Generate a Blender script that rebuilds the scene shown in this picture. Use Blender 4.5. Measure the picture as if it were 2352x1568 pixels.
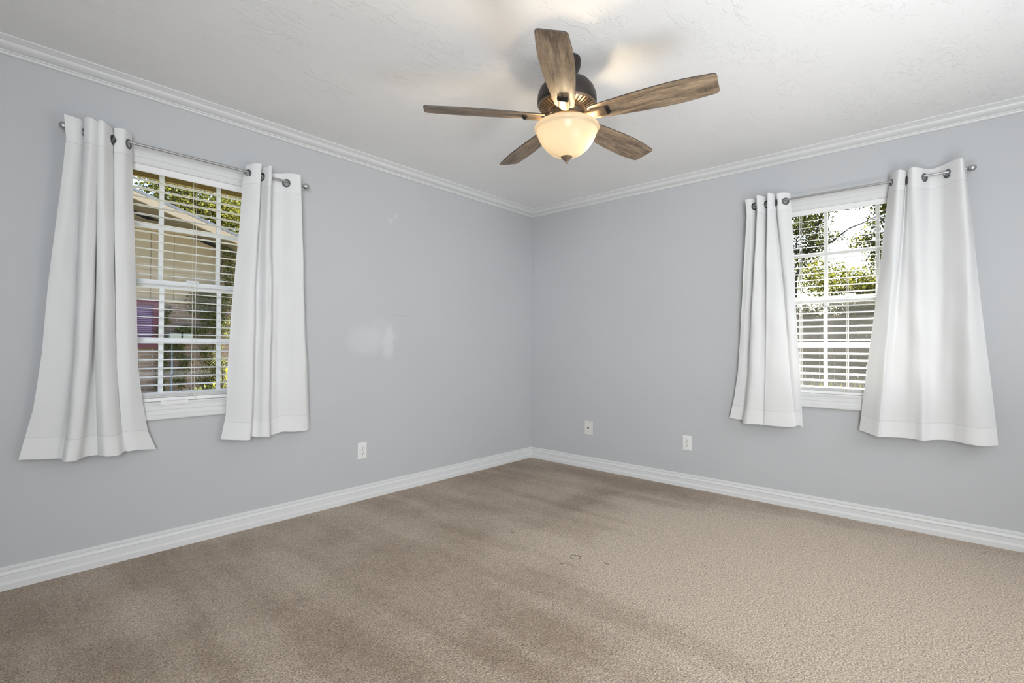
import bpy, bmesh, math, random
import numpy as np
from mathutils import Vector, Matrix, Euler

S = bpy.context.scene
C = S.collection
for o in list(bpy.data.objects):
    bpy.data.objects.remove(o, do_unlink=True)
R = math.radians
PI = math.pi

# ------------------------------------------------------------------ camera
cam = bpy.data.cameras.new('camera')
cam.sensor_fit = 'HORIZONTAL'
cam.sensor_width = 36.0
cam.lens = 1152.5 / 2352 * 36.0
cam.clip_start = 0.02
co = bpy.data.objects.new('camera', cam)
C.objects.link(co)
yaw, pitch, roll = 0.845621, 0.0113665, 0.0050517
cy, sy = math.cos(yaw), math.sin(yaw)
fw = Vector((sy * math.cos(pitch), cy * math.cos(pitch), math.sin(pitch)))
rt = Vector((cy, -sy, 0))
up = rt.cross(fw)
r2 = math.cos(roll) * rt + math.sin(roll) * up
u2 = -math.sin(roll) * rt + math.cos(roll) * up
m = Matrix((( r2.x, u2.x, -fw.x, -3.87209), (r2.y, u2.y, -fw.y, -3.17358), (r2.z, u2.z, -fw.z, 1.08973), (0, 0, 0, 1)))
co.matrix_world = m
S.camera = co

# ------------------------------------------------------------------ world, sun, fill lights, exposure
W = bpy.data.worlds.new('world')
S.world = W
W.use_nodes = True
wn = W.node_tree.nodes
wl = W.node_tree.links
wn.clear()
sky = wn.new('ShaderNodeTexSky')
sky.sky_type = 'NISHITA'
sky.sun_disc = False
sky.sun_elevation = R(52)
sky.sun_rotation = R(90)
sky.air_density = 1.0
sky.dust_density = 2.5
sky.ozone_density = 1.0
bg = wn.new('ShaderNodeBackground')
bg.inputs['Strength'].default_value = 0.55
wo = wn.new('ShaderNodeOutputWorld')
wl.new(sky.outputs['Color'], bg.inputs['Color'])
wl.new(bg.outputs['Background'], wo.inputs['Surface'])


def light(name, kind, loc, direction=None, **kw):
    l = bpy.data.lights.new(name, kind)
    for k, v in kw.items():
        setattr(l, k, v)
    o = bpy.data.objects.new(name, l)
    C.objects.link(o)
    o.location = loc
    if direction is not None:
        o.rotation_euler = Vector(direction).to_track_quat('-Z', 'Y').to_euler()
    return o


SUN_DIR = (-0.612, 0.02, -0.790)
light('sun', 'SUN', (6, 2, 9), SUN_DIR, energy=60.0, angle=R(1.0), color=(1.0, 0.96, 0.89))
# added, unseen fill lights; the last bounces off the ceiling like a flash
light('rear_fill', 'AREA', (-4.85, -4.3, 1.35), (0.745, 0.66, 0.03), energy=103.0, shape='RECTANGLE', size=1.9, size_y=2.0, spread=R(105), color=(0.925, 0.968, 1.0))
light('right_fill', 'AREA', (-1.5, -4.7, 1.65), (0.05, 0.80, -0.60), energy=17.0, shape='RECTANGLE', size=1.6, size_y=1.2, spread=R(100), color=(0.96, 0.98, 1.0))
light('ceiling_bounce_fill', 'AREA', (-2.15, -3.55, 0.75), (0.0, 0.05, 1.0), energy=26.0, shape='RECTANGLE', size=1.0, size_y=0.9, color=(0.93, 0.97, 1.0))
for nm, loc, dr in (('left_window_portal', (-2.95, 0.20, 1.40), (0, -1, 0)), ('right_window_portal', (0.20, -2.652, 1.40), (-1, 0, 0))):
    p = light(nm, 'AREA', loc, dr, energy=1.0, shape='RECTANGLE', size=0.94, size_y=1.26)
    p.data.cycles.is_portal = True

S.view_settings.view_transform = 'Standard'
S.view_settings.look = 'None'
S.view_settings.exposure = -0.08
S.view_settings.gamma = 1.0
S.view_settings.use_curve_mapping = False
S.cycles.use_denoising = True
S.cycles.max_bounces = 8
S.cycles.adaptive_threshold = 0.014
S.cycles.diffuse_bounces = 4
S.cycles.glossy_bounces = 3
S.cycles.transmission_bounces = 6
S.cycles.transparent_max_bounces = 16
S.cycles.sample_clamp_indirect = 6.0
S.cycles.caustics_reflective = False
S.cycles.caustics_refractive = False


# ------------------------------------------------------------------ helpers
class MB:
    """Collects shapes in world coordinates and links them as ONE mesh object."""

    def __init__(self):
        self.v, self.f, self.sm = [], [], []

    def add(self, vs, fs, smooth=False):
        b = len(self.v)
        self.v += [tuple(p) for p in vs]
        self.f += [tuple(b + i for i in q) for q in fs]
        self.sm += [smooth] * len(fs)
        return self

    def box(self, a, b):
        (x0, y0, z0), (x1, y1, z1) = a, b
        return self.add([(x0, y0, z0), (x1, y0, z0), (x1, y1, z0), (x0, y1, z0), (x0, y0, z1), (x1, y0, z1), (x1, y1, z1), (x0, y1, z1)],
                        [(3, 2, 1, 0), (4, 5, 6, 7), (0, 1, 5, 4), (1, 2, 6, 5), (2, 3, 7, 6), (3, 0, 4, 7)])

    def lathe(self, prof, c=(0, 0, 0), n=48, smooth=True, axis='z'):
        vs, fs = [], []
        m_ = len(prof)
        for i in range(n):
            a = 2 * PI * i / n
            for r, z in prof:
                p = (r * math.cos(a), r * math.sin(a), z)
                if axis == 'x':
                    p = (p[2], p[0], p[1])
                elif axis == 'y':
                    p = (p[0], p[2], p[1])
                vs.append((c[0] + p[0], c[1] + p[1], c[2] + p[2]))
        for i in range(n):
            j = (i + 1) % n
            for k in range(m_ - 1):
                fs.append((i * m_ + k, j * m_ + k, j * m_ + k + 1, i * m_ + k + 1))
        return self.add(vs, fs, smooth)

    def tube(self, pts, rad, n=10, cap=True):
        pts = [Vector(p) for p in pts]
        rads = rad if isinstance(rad, (list, tuple)) else [rad] * len(pts)
        vs, fs = [], []
        prev = None
        for i, p in enumerate(pts):
            t = (pts[min(i + 1, len(pts) - 1)] - pts[max(i - 1, 0)]).normalized()
            if prev is None:
                a = t.orthogonal().normalized()
            else:
                a = (prev - t * prev.dot(t))
                a = a.normalized() if a.length > 1e-6 else t.orthogonal().normalized()
            prev = a
            b = t.cross(a)
            for k in range(n):
                an = 2 * PI * k / n
                vs.append(p + (a * math.cos(an) + b * math.sin(an)) * rads[i])
        for i in range(len(pts) - 1):
            for k in range(n):
                k2 = (k + 1) % n
                fs.append((i * n + k, i * n + k2, (i + 1) * n + k2, (i + 1) * n + k))
        if cap:
            fs.append(tuple(range(n - 1, -1, -1)))
            fs.append(tuple((len(pts) - 1) * n + k for k in range(n)))
        return self.add(vs, fs, True)

    def torus(self, c, normal, R_, r_, n=28, k=8, squash=1.0):
        nrm = Vector(normal).normalized()
        a = nrm.orthogonal().normalized()
        b = nrm.cross(a)
        c = Vector(c)
        vs, fs = [], []
        for i in range(n):
            t = 2 * PI * i / n
            d = a * math.cos(t) + b * math.sin(t)
            for j in range(k):
                s = 2 * PI * j / k
                vs.append(c + d * (R_ + r_ * math.cos(s)) + nrm * r_ * squash * math.sin(s))
        for i in range(n):
            for j in range(k):
                fs.append((i * k + j, ((i + 1) % n) * k + j, ((i + 1) % n) * k + (j + 1) % k, i * k + (j + 1) % k))
        return self.add(vs, fs, True)

    def prism(self, poly, fn, a, b):
        """poly of 2-D points extruded between a and b; fn(u, v, w) -> xyz."""
        n = len(poly)
        vs = [fn(u, v, a) for u, v in poly] + [fn(u, v, b) for u, v in poly]
        fs = [(i, (i + 1) % n, n + (i + 1) % n, n + i) for i in range(n)]
        fs += [tuple(range(n - 1, -1, -1)), tuple(range(n, 2 * n))]
        return self.add(vs, fs)

    def build(self, name, mat, parent=None, origin=None, local=False, fix=True, sharp=40, bevel=0):
        vs = np.array([tuple(p) for p in self.v], dtype=float)
        if local:
            off = np.zeros(3)
        elif parent is not None:
            off = np.array(WORLD.get(parent.name, (0, 0, 0)), dtype=float)
        elif origin is not None:
            off = np.array(origin, dtype=float)
        else:
            lo, hi = vs.min(0), vs.max(0)
            off = np.array([(lo[0] + hi[0]) / 2, (lo[1] + hi[1]) / 2, lo[2]])
        me = bpy.data.meshes.new(name)
        me.from_pydata((vs - off).tolist(), [], self.f)
        me.polygons.foreach_set('use_smooth', self.sm)
        if fix or bevel:
            bm = bmesh.new()
            bm.from_mesh(me)
            if bevel:
                bmesh.ops.bevel(bm, geom=[e for e in bm.edges if len(e.link_faces) == 2 and e.calc_face_angle(0) > 0.6], offset=bevel, segments=2, affect='EDGES', profile=0.6)
            bmesh.ops.recalc_face_normals(bm, faces=bm.faces)
            bm.to_mesh(me)
            bm.free()
        if any(self.sm):
            me.set_sharp_from_angle(angle=R(sharp))
        me.materials.append(mat)
        o = bpy.data.objects.new(name, me)
        C.objects.link(o)
        if parent is not None:
            o.parent = parent
            WORLD[o.name] = tuple(off) if not local else (0, 0, 0)
        else:
            o.location = off
            WORLD[o.name] = tuple(off)
        return o


WORLD = {}


def thing(name, loc, label, cat, group=None):
    o = bpy.data.objects.new(name, None)
    o.empty_display_size = 0.1
    C.objects.link(o)
    o.location = loc
    WORLD[o.name] = tuple(loc)
    return tag(o, label, cat, group)


def tag(o, label, cat, group=None, kind=None):
    o['label'] = label
    o['category'] = cat
    if group:
        o['group'] = group
    if kind:
        o['kind'] = kind
    return o


def struct(o, label, cat):
    return tag(o, label, cat, None, 'structure')


# wall-local frame: s along the wall, d into the room, z up
def PL(s, d, z):
    return (s, -d, z)


def PR(s, d, z):
    return (-d, s, z)


FR = {'L': PL, 'R': PR}


def wbox(mb, w, s0, s1, d0, d1, z0, z1):
    P = FR[w]
    a, b = P(s0, d0, z0), P(s1, d1, z1)
    return mb.box(tuple(min(i, j) for i, j in zip(a, b)), tuple(max(i, j) for i, j in zip(a, b)))


# ------------------------------------------------------------------ materials
def mat(name):
    m_ = bpy.data.materials.new(name)
    m_.use_nodes = True
    nt = m_.node_tree
    nt.nodes.clear()
    return m_, nt.nodes, nt.links


def N(nodes, kind, **kw):
    n = nodes.new(kind)
    for k, v in kw.items():
        if k in n.inputs:
            n.inputs[k].default_value = v
        else:
            setattr(n, k, v)
    return n


def simple(name, col, rough=0.5, metal=0.0, spec=0.5, noise=0.0, nscale=30.0, bump=0.0, bscale=80.0, coat=0.0):
    m_, n, l = mat(name)
    p = N(n, 'ShaderNodeBsdfPrincipled')
    p.inputs['Base Color'].default_value = (*col, 1)
    p.inputs['Roughness'].default_value = rough
    p.inputs['Metallic'].default_value = metal
    p.inputs['Specular IOR Level'].default_value = spec
    p.inputs['Coat Weight'].default_value = coat
    out = N(n, 'ShaderNodeOutputMaterial')
    l.new(p.outputs[0], out.inputs[0])
    tc = N(n, 'ShaderNodeTexCoord')
    if noise:
        nz = N(n, 'ShaderNodeTexNoise', Scale=nscale, Detail=4.0)
        l.new(tc.outputs['Object'], nz.inputs['Vector'])
        mx = N(n, 'ShaderNodeMix', data_type='RGBA')
        mx.inputs[6].default_value = (*[c * (1 - noise) for c in col], 1)
        mx.inputs[7].default_value = (*[min(1, c * (1 + noise)) for c in col], 1)
        l.new(nz.outputs['Fac'], mx.inputs[0])
        l.new(mx.outputs[2], p.inputs['Base Color'])
    if bump:
        nb = N(n, 'ShaderNodeTexNoise', Scale=bscale, Detail=5.0)
        l.new(tc.outputs['Object'], nb.inputs['Vector'])
        b = N(n, 'ShaderNodeBump', Strength=bump, Distance=0.002)
        l.new(nb.outputs['Fac'], b.inputs['Height'])
        l.new(b.outputs[0], p.inputs['Normal'])
    return m_


def math_(n, l, op, a, b=None, clamp=False):
    x = N(n, 'ShaderNodeMath', operation=op)
    x.use_clamp = clamp
    for i, v in enumerate((a, b)):
        if v is None:
            continue
        if isinstance(v, (int, float)):
            x.inputs[i].default_value = v
        else:
            l.new(v, x.inputs[i])
    return x.outputs[0]


def blob(n, l, pos, c, scale, soft0, soft1, invert=False):
    """1 inside an ellipsoid around c, 0 outside, with a soft edge."""
    sub = N(n, 'ShaderNodeVectorMath', operation='SUBTRACT')
    l.new(pos, sub.inputs[0])
    sub.inputs[1].default_value = c
    mul = N(n, 'ShaderNodeVectorMath', operation='MULTIPLY')
    l.new(sub.outputs[0], mul.inputs[0])
    mul.inputs[1].default_value = scale
    ln = N(n, 'ShaderNodeVectorMath', operation='LENGTH')
    l.new(mul.outputs[0], ln.inputs[0])
    mr = N(n, 'ShaderNodeMapRange', interpolation_type='SMOOTHSTEP')
    l.new(ln.outputs['Value'], mr.inputs[0])
    mr.inputs[1].default_value = soft0
    mr.inputs[2].default_value = soft1
    mr.inputs[3].default_value = 1.0
    mr.inputs[4].default_value = 0.0
    return mr.outputs[0]


def wall_paint(name, col, marks=()):
    m_, n, l = mat(name)
    p = N(n, 'ShaderNodeBsdfPrincipled', Roughness=0.55)
    p.inputs['Specular IOR Level'].default_value = 0.35
    out = N(n, 'ShaderNodeOutputMaterial')
    l.new(p.outputs[0], out.inputs[0])
    g = N(n, 'ShaderNodeNewGeometry')
    pos = g.outputs['Position']
    nz = N(n, 'ShaderNodeTexNoise', Scale=1.6, Detail=3.0)
    l.new(pos, nz.inputs['Vector'])
    mx = N(n, 'ShaderNodeMix', data_type='RGBA')
    mx.inputs[6].default_value = (*[c * 0.97 for c in col], 1)
    mx.inputs[7].default_value = (*[c * 1.03 for c in col], 1)
    l.new(nz.outputs['Fac'], mx.inputs[0])
    cur = mx.outputs[2]
    nd = N(n, 'ShaderNodeTexNoise', Scale=14.0, Detail=3.0)
    l.new(pos, nd.inputs['Vector'])
    dv = N(n, 'ShaderNodeVectorMath', operation='SCALE')
    l.new(nd.outputs['Color'], dv.inputs[0])
    dv.inputs['Scale'].default_value = 0.10
    ad = N(n, 'ShaderNodeVectorMath', operation='ADD')
    l.new(pos, ad.inputs[0])
    l.new(dv.outputs[0], ad.inputs[1])
    for c, sc, amt, tint in marks:
        if max(sc) > 100:      # a thin straight scratch
            b = blob(n, l, pos, c, sc, 0.4, 1.15)
        else:
            b = blob(n, l, ad.outputs[0], (c[0] + 0.05, c[1] + 0.05, c[2] + 0.05), sc, 0.55, 1.15)
        f = math_(n, l, 'MULTIPLY', b, amt)
        k = N(n, 'ShaderNodeMix', data_type='RGBA')
        l.new(f, k.inputs[0])
        l.new(cur, k.inputs[6])
        k.inputs[7].default_value = (*tint, 1)
        cur = k.outputs[2]
    l.new(cur, p.inputs['Base Color'])
    nb = N(n, 'ShaderNodeTexNoise', Scale=160.0, Detail=3.0)
    l.new(pos, nb.inputs['Vector'])
    nb2 = N(n, 'ShaderNodeTexNoise', Scale=9.0, Detail=2.0)
    l.new(pos, nb2.inputs['Vector'])
    h = math_(n, l, 'ADD', math_(n, l, 'MULTIPLY', nb.outputs['Fac'], 0.25), nb2.outputs['Fac'])
    b = N(n, 'ShaderNodeBump', Strength=0.10, Distance=0.004)
    l.new(h, b.inputs['Height'])
    l.new(b.outputs[0], p.inputs['Normal'])
    return m_


PAINT = (0.523, 0.533, 0.547)
LT = (0.63, 0.637, 0.65)
M_WALL_L = wall_paint('grey_blue_paint_patched', PAINT, [
    ((-1.625, 0, 2.075), (45, 1, 30), 0.55, LT), ((-1.675, 0, 2.035), (32, 1, 42), 0.45, LT), ((-1.68, 0, 1.12), (20, 1, 7), 0.75, LT),
    ((-1.88, 0, 1.13), (6, 1, 8), 0.45, LT), ((-1.75, 0, 1.17), (6, 1, 7), 0.3, LT),
    ((-1.55, 0, 1.325), (9, 1, 160), 0.35, (0.33, 0.34, 0.36))])
M_WALL_R = wall_paint('grey_blue_paint', PAINT)
M_WALL_X = wall_paint('grey_blue_paint_rear', PAINT)
M_TRIM = simple('white_gloss_trim', (0.72, 0.725, 0.725), 0.35, spec=0.5, bump=0.04, bscale=40)
M_VINYL = simple('white_vinyl', (0.80, 0.81, 0.82), 0.35)
M_SLAT = simple('white_blind_slat', (0.84, 0.84, 0.83), 0.32, spec=0.5)
M_CORD = simple('white_cord', (0.78, 0.77, 0.72), 0.8)
M_PLATE = simple('white_plate', (0.80, 0.80, 0.79), 0.35)
M_IVORY = simple('ivory_plate', (0.72, 0.71, 0.67), 0.4)
M_SLOT = simple('dark_slot', (0.03, 0.03, 0.03), 0.6)
M_NICKEL = simple('brushed_nickel', (0.50, 0.50, 0.51), 0.34, metal=0.9, noise=0.08, nscale=200)
M_GROM = simple('gunmetal_grommet', (0.17, 0.17, 0.18), 0.33, metal=0.85)
M_SCREW = simple('steel_screw', (0.45, 0.45, 0.44), 0.4, metal=0.7)
M_BRONZE = simple('dark_bronze', (0.030, 0.025, 0.023), 0.42, metal=0.35, spec=0.5, noise=0.1)
M_BRONZE2 = simple('rubbed_bronze', (0.20, 0.145, 0.095), 0.38, metal=0.55, noise=0.1, nscale=60)
M_EARTH = simple('grass_ground', (0.085, 0.085, 0.060), 0.9, noise=0.5, nscale=4)


def ceiling_mat():
    m_, n, l = mat('skip_trowel_ceiling')
    p = N(n, 'ShaderNodeBsdfPrincipled', Roughness=0.5)
    p.inputs['Base Color'].default_value = (0.91, 0.91, 0.91, 1)
    p.inputs['Specular IOR Level'].default_value = 0.25
    out = N(n, 'ShaderNodeOutputMaterial')
    l.new(p.outputs[0], out.inputs[0])
    g = N(n, 'ShaderNodeNewGeometry')
    mp = N(n, 'ShaderNodeMapping')
    mp.inputs['Scale'].default_value = (1.0, 1.7, 1.0)
    mp.inputs['Rotation'].default_value = (0, 0, R(20))
    l.new(g.outputs['Position'], mp.inputs['Vector'])
    h = None
    for sc, th, amt, off in ((7.0, 0.55, 1.0, 0), (9.0, 0.47, 0.7, 7.3), (15.0, 0.58, 0.5, 3.1)):
        a = N(n, 'ShaderNodeVectorMath', operation='ADD')
        l.new(mp.outputs[0], a.inputs[0])
        a.inputs[1].default_value = (off, off * 1.7, 0)
        z = N(n, 'ShaderNodeTexNoise', Scale=sc, Detail=5.0, Roughness=0.62, Distortion=0.8)
        l.new(a.outputs[0], z.inputs['Vector'])
        mr = N(n, 'ShaderNodeMapRange', interpolation_type='SMOOTHSTEP')
        l.new(z.outputs['Fac'], mr.inputs[0])
        mr.inputs[1].default_value = th
        mr.inputs[2].default_value = th + 0.022
        v = math_(n, l, 'MULTIPLY', mr.outputs[0], amt)
        # the trowel only skips here and there
        k = N(n, 'ShaderNodeTexNoise', Scale=2.1, Detail=2.0)
        l.new(a.outputs[0], k.inputs['Vector'])
        kr = N(n, 'ShaderNodeMapRange')
        l.new(k.outputs['Fac'], kr.inputs[0])
        kr.inputs[1].default_value = 0.45
        kr.inputs[2].default_value = 0.68
        v = math_(n, l, 'MULTIPLY', v, kr.outputs[0])
        h = v if h is None else math_(n, l, 'ADD', h, v)
    f = N(n, 'ShaderNodeTexNoise', Scale=70.0, Detail=3.0)
    l.new(g.outputs['Position'], f.inputs['Vector'])
    h = math_(n, l, 'ADD', h, math_(n, l, 'MULTIPLY', f.outputs['Fac'], 0.25))
    b = N(n, 'ShaderNodeBump', Strength=0.52, Distance=0.0045)
    l.new(h, b.inputs['Height'])
    l.new(b.outputs[0], p.inputs['Normal'])
    return m_


def carpet_mat():
    m_, n, l = mat('beige_cut_pile_carpet')
    p = N(n, 'ShaderNodeBsdfPrincipled', Roughness=0.58)
    p.inputs['Specular IOR Level'].default_value = 0.40
    p.inputs['Sheen Weight'].default_value = 0.12
    p.inputs['Sheen Roughness'].default_value = 0.5
    out = N(n, 'ShaderNodeOutputMaterial')
    l.new(p.outputs[0], out.inputs[0])
    g = N(n, 'ShaderNodeNewGeometry')
    pos = g.outputs['Position']

    def noise(scale, detail=3.0, rough=0.55, mapsc=None, rot=0.0, dist=0.0):
        z = N(n, 'ShaderNodeTexNoise', Scale=scale, Detail=detail, Roughness=rough, Distortion=dist)
        if mapsc:
            mp = N(n, 'ShaderNodeMapping')
            mp.inputs['Scale'].default_value = mapsc
            mp.inputs['Rotation'].default_value = (0, 0, rot)
            l.new(pos, mp.inputs['Vector'])
            l.new(mp.outputs[0], z.inputs['Vector'])
        else:
            l.new(pos, z.inputs['Vector'])
        return z.outputs['Fac']

    def ramp(v, a, b, lo=0.0, hi=1.0):
        mr = N(n, 'ShaderNodeMapRange', interpolation_type='SMOOTHSTEP')
        l.new(v, mr.inputs[0])
        mr.inputs[1].default_value = a
        mr.inputs[2].default_value = b
        mr.inputs[3].default_value = lo
        mr.inputs[4].default_value = hi
        return mr.outputs[0]
    # nap: vacuum stripes running away from the right-hand wall, and trodden clouds
    stripe = ramp(noise(1.0, 2.0, 0.5, (5.2, 0.6, 1), R(3), 0.35), 0.36, 0.64)
    cloud = ramp(noise(1.7, 5.0, 0.62), 0.35, 0.66)
    tuftcl = ramp(noise(26.0, 4.0, 0.6), 0.3, 0.7)
    nap_and_light = math_(n, l, 'ADD', math_(n, l, 'MULTIPLY', stripe, 0.34), math_(n, l, 'MULTIPLY', cloud, 0.42))
    nap_and_light = math_(n, l, 'ADD', nap_and_light, math_(n, l, 'MULTIPLY', tuftcl, 0.24))
    # brushed-up pale patches along the right-hand wall, plus painted window light
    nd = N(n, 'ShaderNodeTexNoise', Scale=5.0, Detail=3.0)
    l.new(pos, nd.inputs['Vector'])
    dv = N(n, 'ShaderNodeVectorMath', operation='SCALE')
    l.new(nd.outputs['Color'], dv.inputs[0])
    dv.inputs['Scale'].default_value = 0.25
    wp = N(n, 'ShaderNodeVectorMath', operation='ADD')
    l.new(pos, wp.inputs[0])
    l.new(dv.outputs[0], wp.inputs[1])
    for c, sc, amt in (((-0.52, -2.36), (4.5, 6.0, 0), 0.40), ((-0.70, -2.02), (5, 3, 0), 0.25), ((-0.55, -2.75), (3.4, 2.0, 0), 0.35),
                       ((-1.33, -1.71), (6, 7, 0), 0.28), ((-1.1, -2.75), (0.75, 0.70, 0), 0.85)):  # last, broad patch is window light put into the colour
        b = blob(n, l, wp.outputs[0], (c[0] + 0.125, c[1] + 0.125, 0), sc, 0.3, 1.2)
        nap_and_light = math_(n, l, 'ADD', nap_and_light, math_(n, l, 'MULTIPLY', b, amt))
    for c, sc, amt in (((-0.80, -1.20), (2.2, 6.0, 0), -0.45), ((-0.15, -1.6), (5.5, 0.7, 0), -0.30), ((-0.45, -0.25), (1.6, 2.4, 0), -0.2)):
        b = blob(n, l, wp.outputs[0], (c[0] + 0.125, c[1] + 0.125, 0), sc, 0.3, 1.2)
        nap_and_light = math_(n, l, 'ADD', nap_and_light, math_(n, l, 'MULTIPLY', b, amt))
    nap_and_light = math_(n, l, 'MULTIPLY', nap_and_light, 1.0, clamp=True)
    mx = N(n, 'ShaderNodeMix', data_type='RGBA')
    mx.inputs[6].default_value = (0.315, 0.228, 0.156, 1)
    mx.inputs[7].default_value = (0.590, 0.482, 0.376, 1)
    l.new(nap_and_light, mx.inputs[0])
    cur = mx.outputs[2]
    # tuft-to-tuft specks
    sp = ramp(noise(165.0, 2.0, 0.6), 0.30, 0.66, 0.46, 1.26)
    sp2 = ramp(noise(75.0, 3.0, 0.6, (1.0, 1.6, 1), R(35)), 0.30, 0.70, 0.80, 1.15)
    spk = math_(n, l, 'MULTIPLY', sp, sp2)
    # gaps where the tufts part, their shade put into the colour
    pit = ramp(noise(58.0, 2.0, 0.5, (1.0, 1.35, 1), R(40)), 0.30, 0.41, 1.0, 0.0)
    pit = math_(n, l, 'MULTIPLY', pit, ramp(noise(5.0, 3.0), 0.35, 0.65, 0.25, 1.0))
    spk = math_(n, l, 'MULTIPLY', spk, math_(n, l, 'SUBTRACT', 1.06, math_(n, l, 'MULTIPLY', pit, 0.52)))
    sc_ = N(n, 'ShaderNodeVectorMath', operation='SCALE')
    l.new(cur, sc_.inputs[0])
    l.new(spk, sc_.inputs['Scale'])
    cur = sc_.outputs[0]
    # burn ring and two small dark pulls
    sub = N(n, 'ShaderNodeVectorMath', operation='SUBTRACT')
    l.new(pos, sub.inputs[0])
    sub.inputs[1].default_value = (-1.686, -1.686, 0)
    ln = N(n, 'ShaderNodeVectorMath', operation='LENGTH')
    l.new(sub.outputs[0], ln.inputs[0])
    jit = math_(n, l, 'ADD', ln.outputs['Value'], math_(n, l, 'MULTIPLY', math_(n, l, 'SUBTRACT', noise(60.0, 2.0), 0.5), 0.02))
    ring = math_(n, l, 'ABSOLUTE', math_(n, l, 'SUBTRACT', jit, 0.026))
    ring = math_(n, l, 'MULTIPLY', ramp(ring, 0.002, 0.007, 0.8, 0.0), ramp(noise(38.0, 2.0), 0.40, 0.52))
    dk = ring
    for c, sc in (((-1.647, -1.846), (95, 42, 0)), ((-1.645, -1.211), (75, 55, 0)), ((-1.80, -1.68), (95, 95, 0))):
        b = blob(n, l, pos, (c[0], c[1], 0), sc, 0.3, 1.1)
        dk = math_(n, l, 'MAXIMUM', dk, math_(n, l, 'MULTIPLY', b, 0.7))
    k = N(n, 'ShaderNodeMix', data_type='RGBA')
    l.new(dk, k.inputs[0])
    l.new(cur, k.inputs[6])
    k.inputs[7].default_value = (0.085, 0.055, 0.035, 1)
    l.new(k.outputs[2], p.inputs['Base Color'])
    hh = math_(n, l, 'ADD', noise(140.0, 3.0, 0.65), math_(n, l, 'MULTIPLY', noise(45.0, 3.0), 0.8))
    b = N(n, 'ShaderNodeBump', Strength=0.9, Distance=0.008)
    l.new(hh, b.inputs['Height'])
    l.new(b.outputs[0], p.inputs['Normal'])
    return m_


def curtain_mat():
    m_, n, l = mat('white_curtain_cloth')
    out = N(n, 'ShaderNodeOutputMaterial')
    d = N(n, 'ShaderNodeBsdfDiffuse')
    t = N(n, 'ShaderNodeBsdfTranslucent')
    d.inputs['Color'].default_value = (0.76, 0.76, 0.765, 1)
    t.inputs['Color'].default_value = (0.88, 0.88, 0.87, 1)
    mx = N(n, 'ShaderNodeMixShader')
    uv = N(n, 'ShaderNodeUVMap')
    sp = N(n, 'ShaderNodeSeparateXYZ')
    l.new(uv.outputs[0], sp.inputs[0])
    # doubled cloth in the header and the bottom hem lets less light through
    hem = math_(n, l, 'MAXIMUM', math_(n, l, 'GREATER_THAN', sp.outputs[1], 0.938), math_(n, l, 'LESS_THAN', sp.outputs[1], 0.075))
    fac = math_(n, l, 'SUBTRACT', 0.062, math_(n, l, 'MULTIPLY', hem, 0.035))
    l.new(fac, mx.inputs[0])
    l.new(d.outputs[0], mx.inputs[1])
    l.new(t.outputs[0], mx.inputs[2])
    l.new(mx.outputs[0], out.inputs[0])
    tc = N(n, 'ShaderNodeTexCoord')
    nz = N(n, 'ShaderNodeTexNoise', Scale=420.0, Detail=2.0)
    mp = N(n, 'ShaderNodeMapping')
    l.new(tc.outputs['Object'], mp.inputs[0])
    mp.inputs['Scale'].default_value = (1, 1, 0.25)
    l.new(mp.outputs[0], nz.inputs['Vector'])
    nz2 = N(n, 'ShaderNodeTexNoise', Scale=9.0, Detail=4.0)
    mp2 = N(n, 'ShaderNodeMapping')
    l.new(tc.outputs['Object'], mp2.inputs[0])
    mp2.inputs['Scale'].default_value = (1, 1, 0.45)
    l.new(mp2.outputs[0], nz2.inputs['Vector'])
    # stitched seam grooves
    seams = None
    for v in (0.075, 0.938):
        s = math_(n, l, 'ABSOLUTE', math_(n, l, 'SUBTRACT', sp.outputs[1], v))
        s = math_(n, l, 'LESS_THAN', s, 0.0013)
        seams = s if seams is None else math_(n, l, 'MAXIMUM', seams, s)
    # doubled cloth looks a touch whiter, the stitching a touch darker
    tone = math_(n, l, 'ADD', 0.755, math_(n, l, 'SUBTRACT', math_(n, l, 'MULTIPLY', hem, 0.022), math_(n, l, 'MULTIPLY', seams, 0.09)))
    cb = N(n, 'ShaderNodeCombineXYZ')
    for i in range(3):
        l.new(tone, cb.inputs[i])
    l.new(cb.outputs[0], d.inputs['Color'])
    h = math_(n, l, 'ADD', math_(n, l, 'MULTIPLY', nz.outputs['Fac'], 0.10), math_(n, l, 'MULTIPLY', nz2.outputs['Fac'], 1.6))
    h = math_(n, l, 'SUBTRACT', h, math_(n, l, 'MULTIPLY', seams, 0.5))
    b = N(n, 'ShaderNodeBump', Strength=0.35, Distance=0.004)
    l.new(h, b.inputs['Height'])
    l.new(b.outputs[0], d.inputs['Normal'])
    l.new(b.outputs[0], t.inputs['Normal'])
    return m_


def glass_mat():
    m_, n, l = mat('window_glass')
    out = N(n, 'ShaderNodeOutputMaterial')
    t = N(n, 'ShaderNodeBsdfTransparent')
    t.inputs['Color'].default_value = (0.96, 0.97, 0.965, 1)
    gl = N(n, 'ShaderNodeBsdfGlossy', Roughness=0.03)
    fr = N(n, 'ShaderNodeFresnel', IOR=1.45)
    mx = N(n, 'ShaderNodeMixShader')
    ge = N(n, 'ShaderNodeNewGeometry')
    # only the outer faces of a pane reflect; light leaving the thin pane just passes on
    l.new(math_(n, l, 'MULTIPLY', math_(n, l, 'MULTIPLY', fr.outputs[0], 0.5), math_(n, l, 'SUBTRACT', 1.0, ge.outputs['Backfacing'])), mx.inputs[0])
    l.new(t.outputs[0], mx.inputs[1])
    l.new(gl.outputs[0], mx.inputs[2])
    l.new(mx.outputs[0], out.inputs[0])
    return m_


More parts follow.
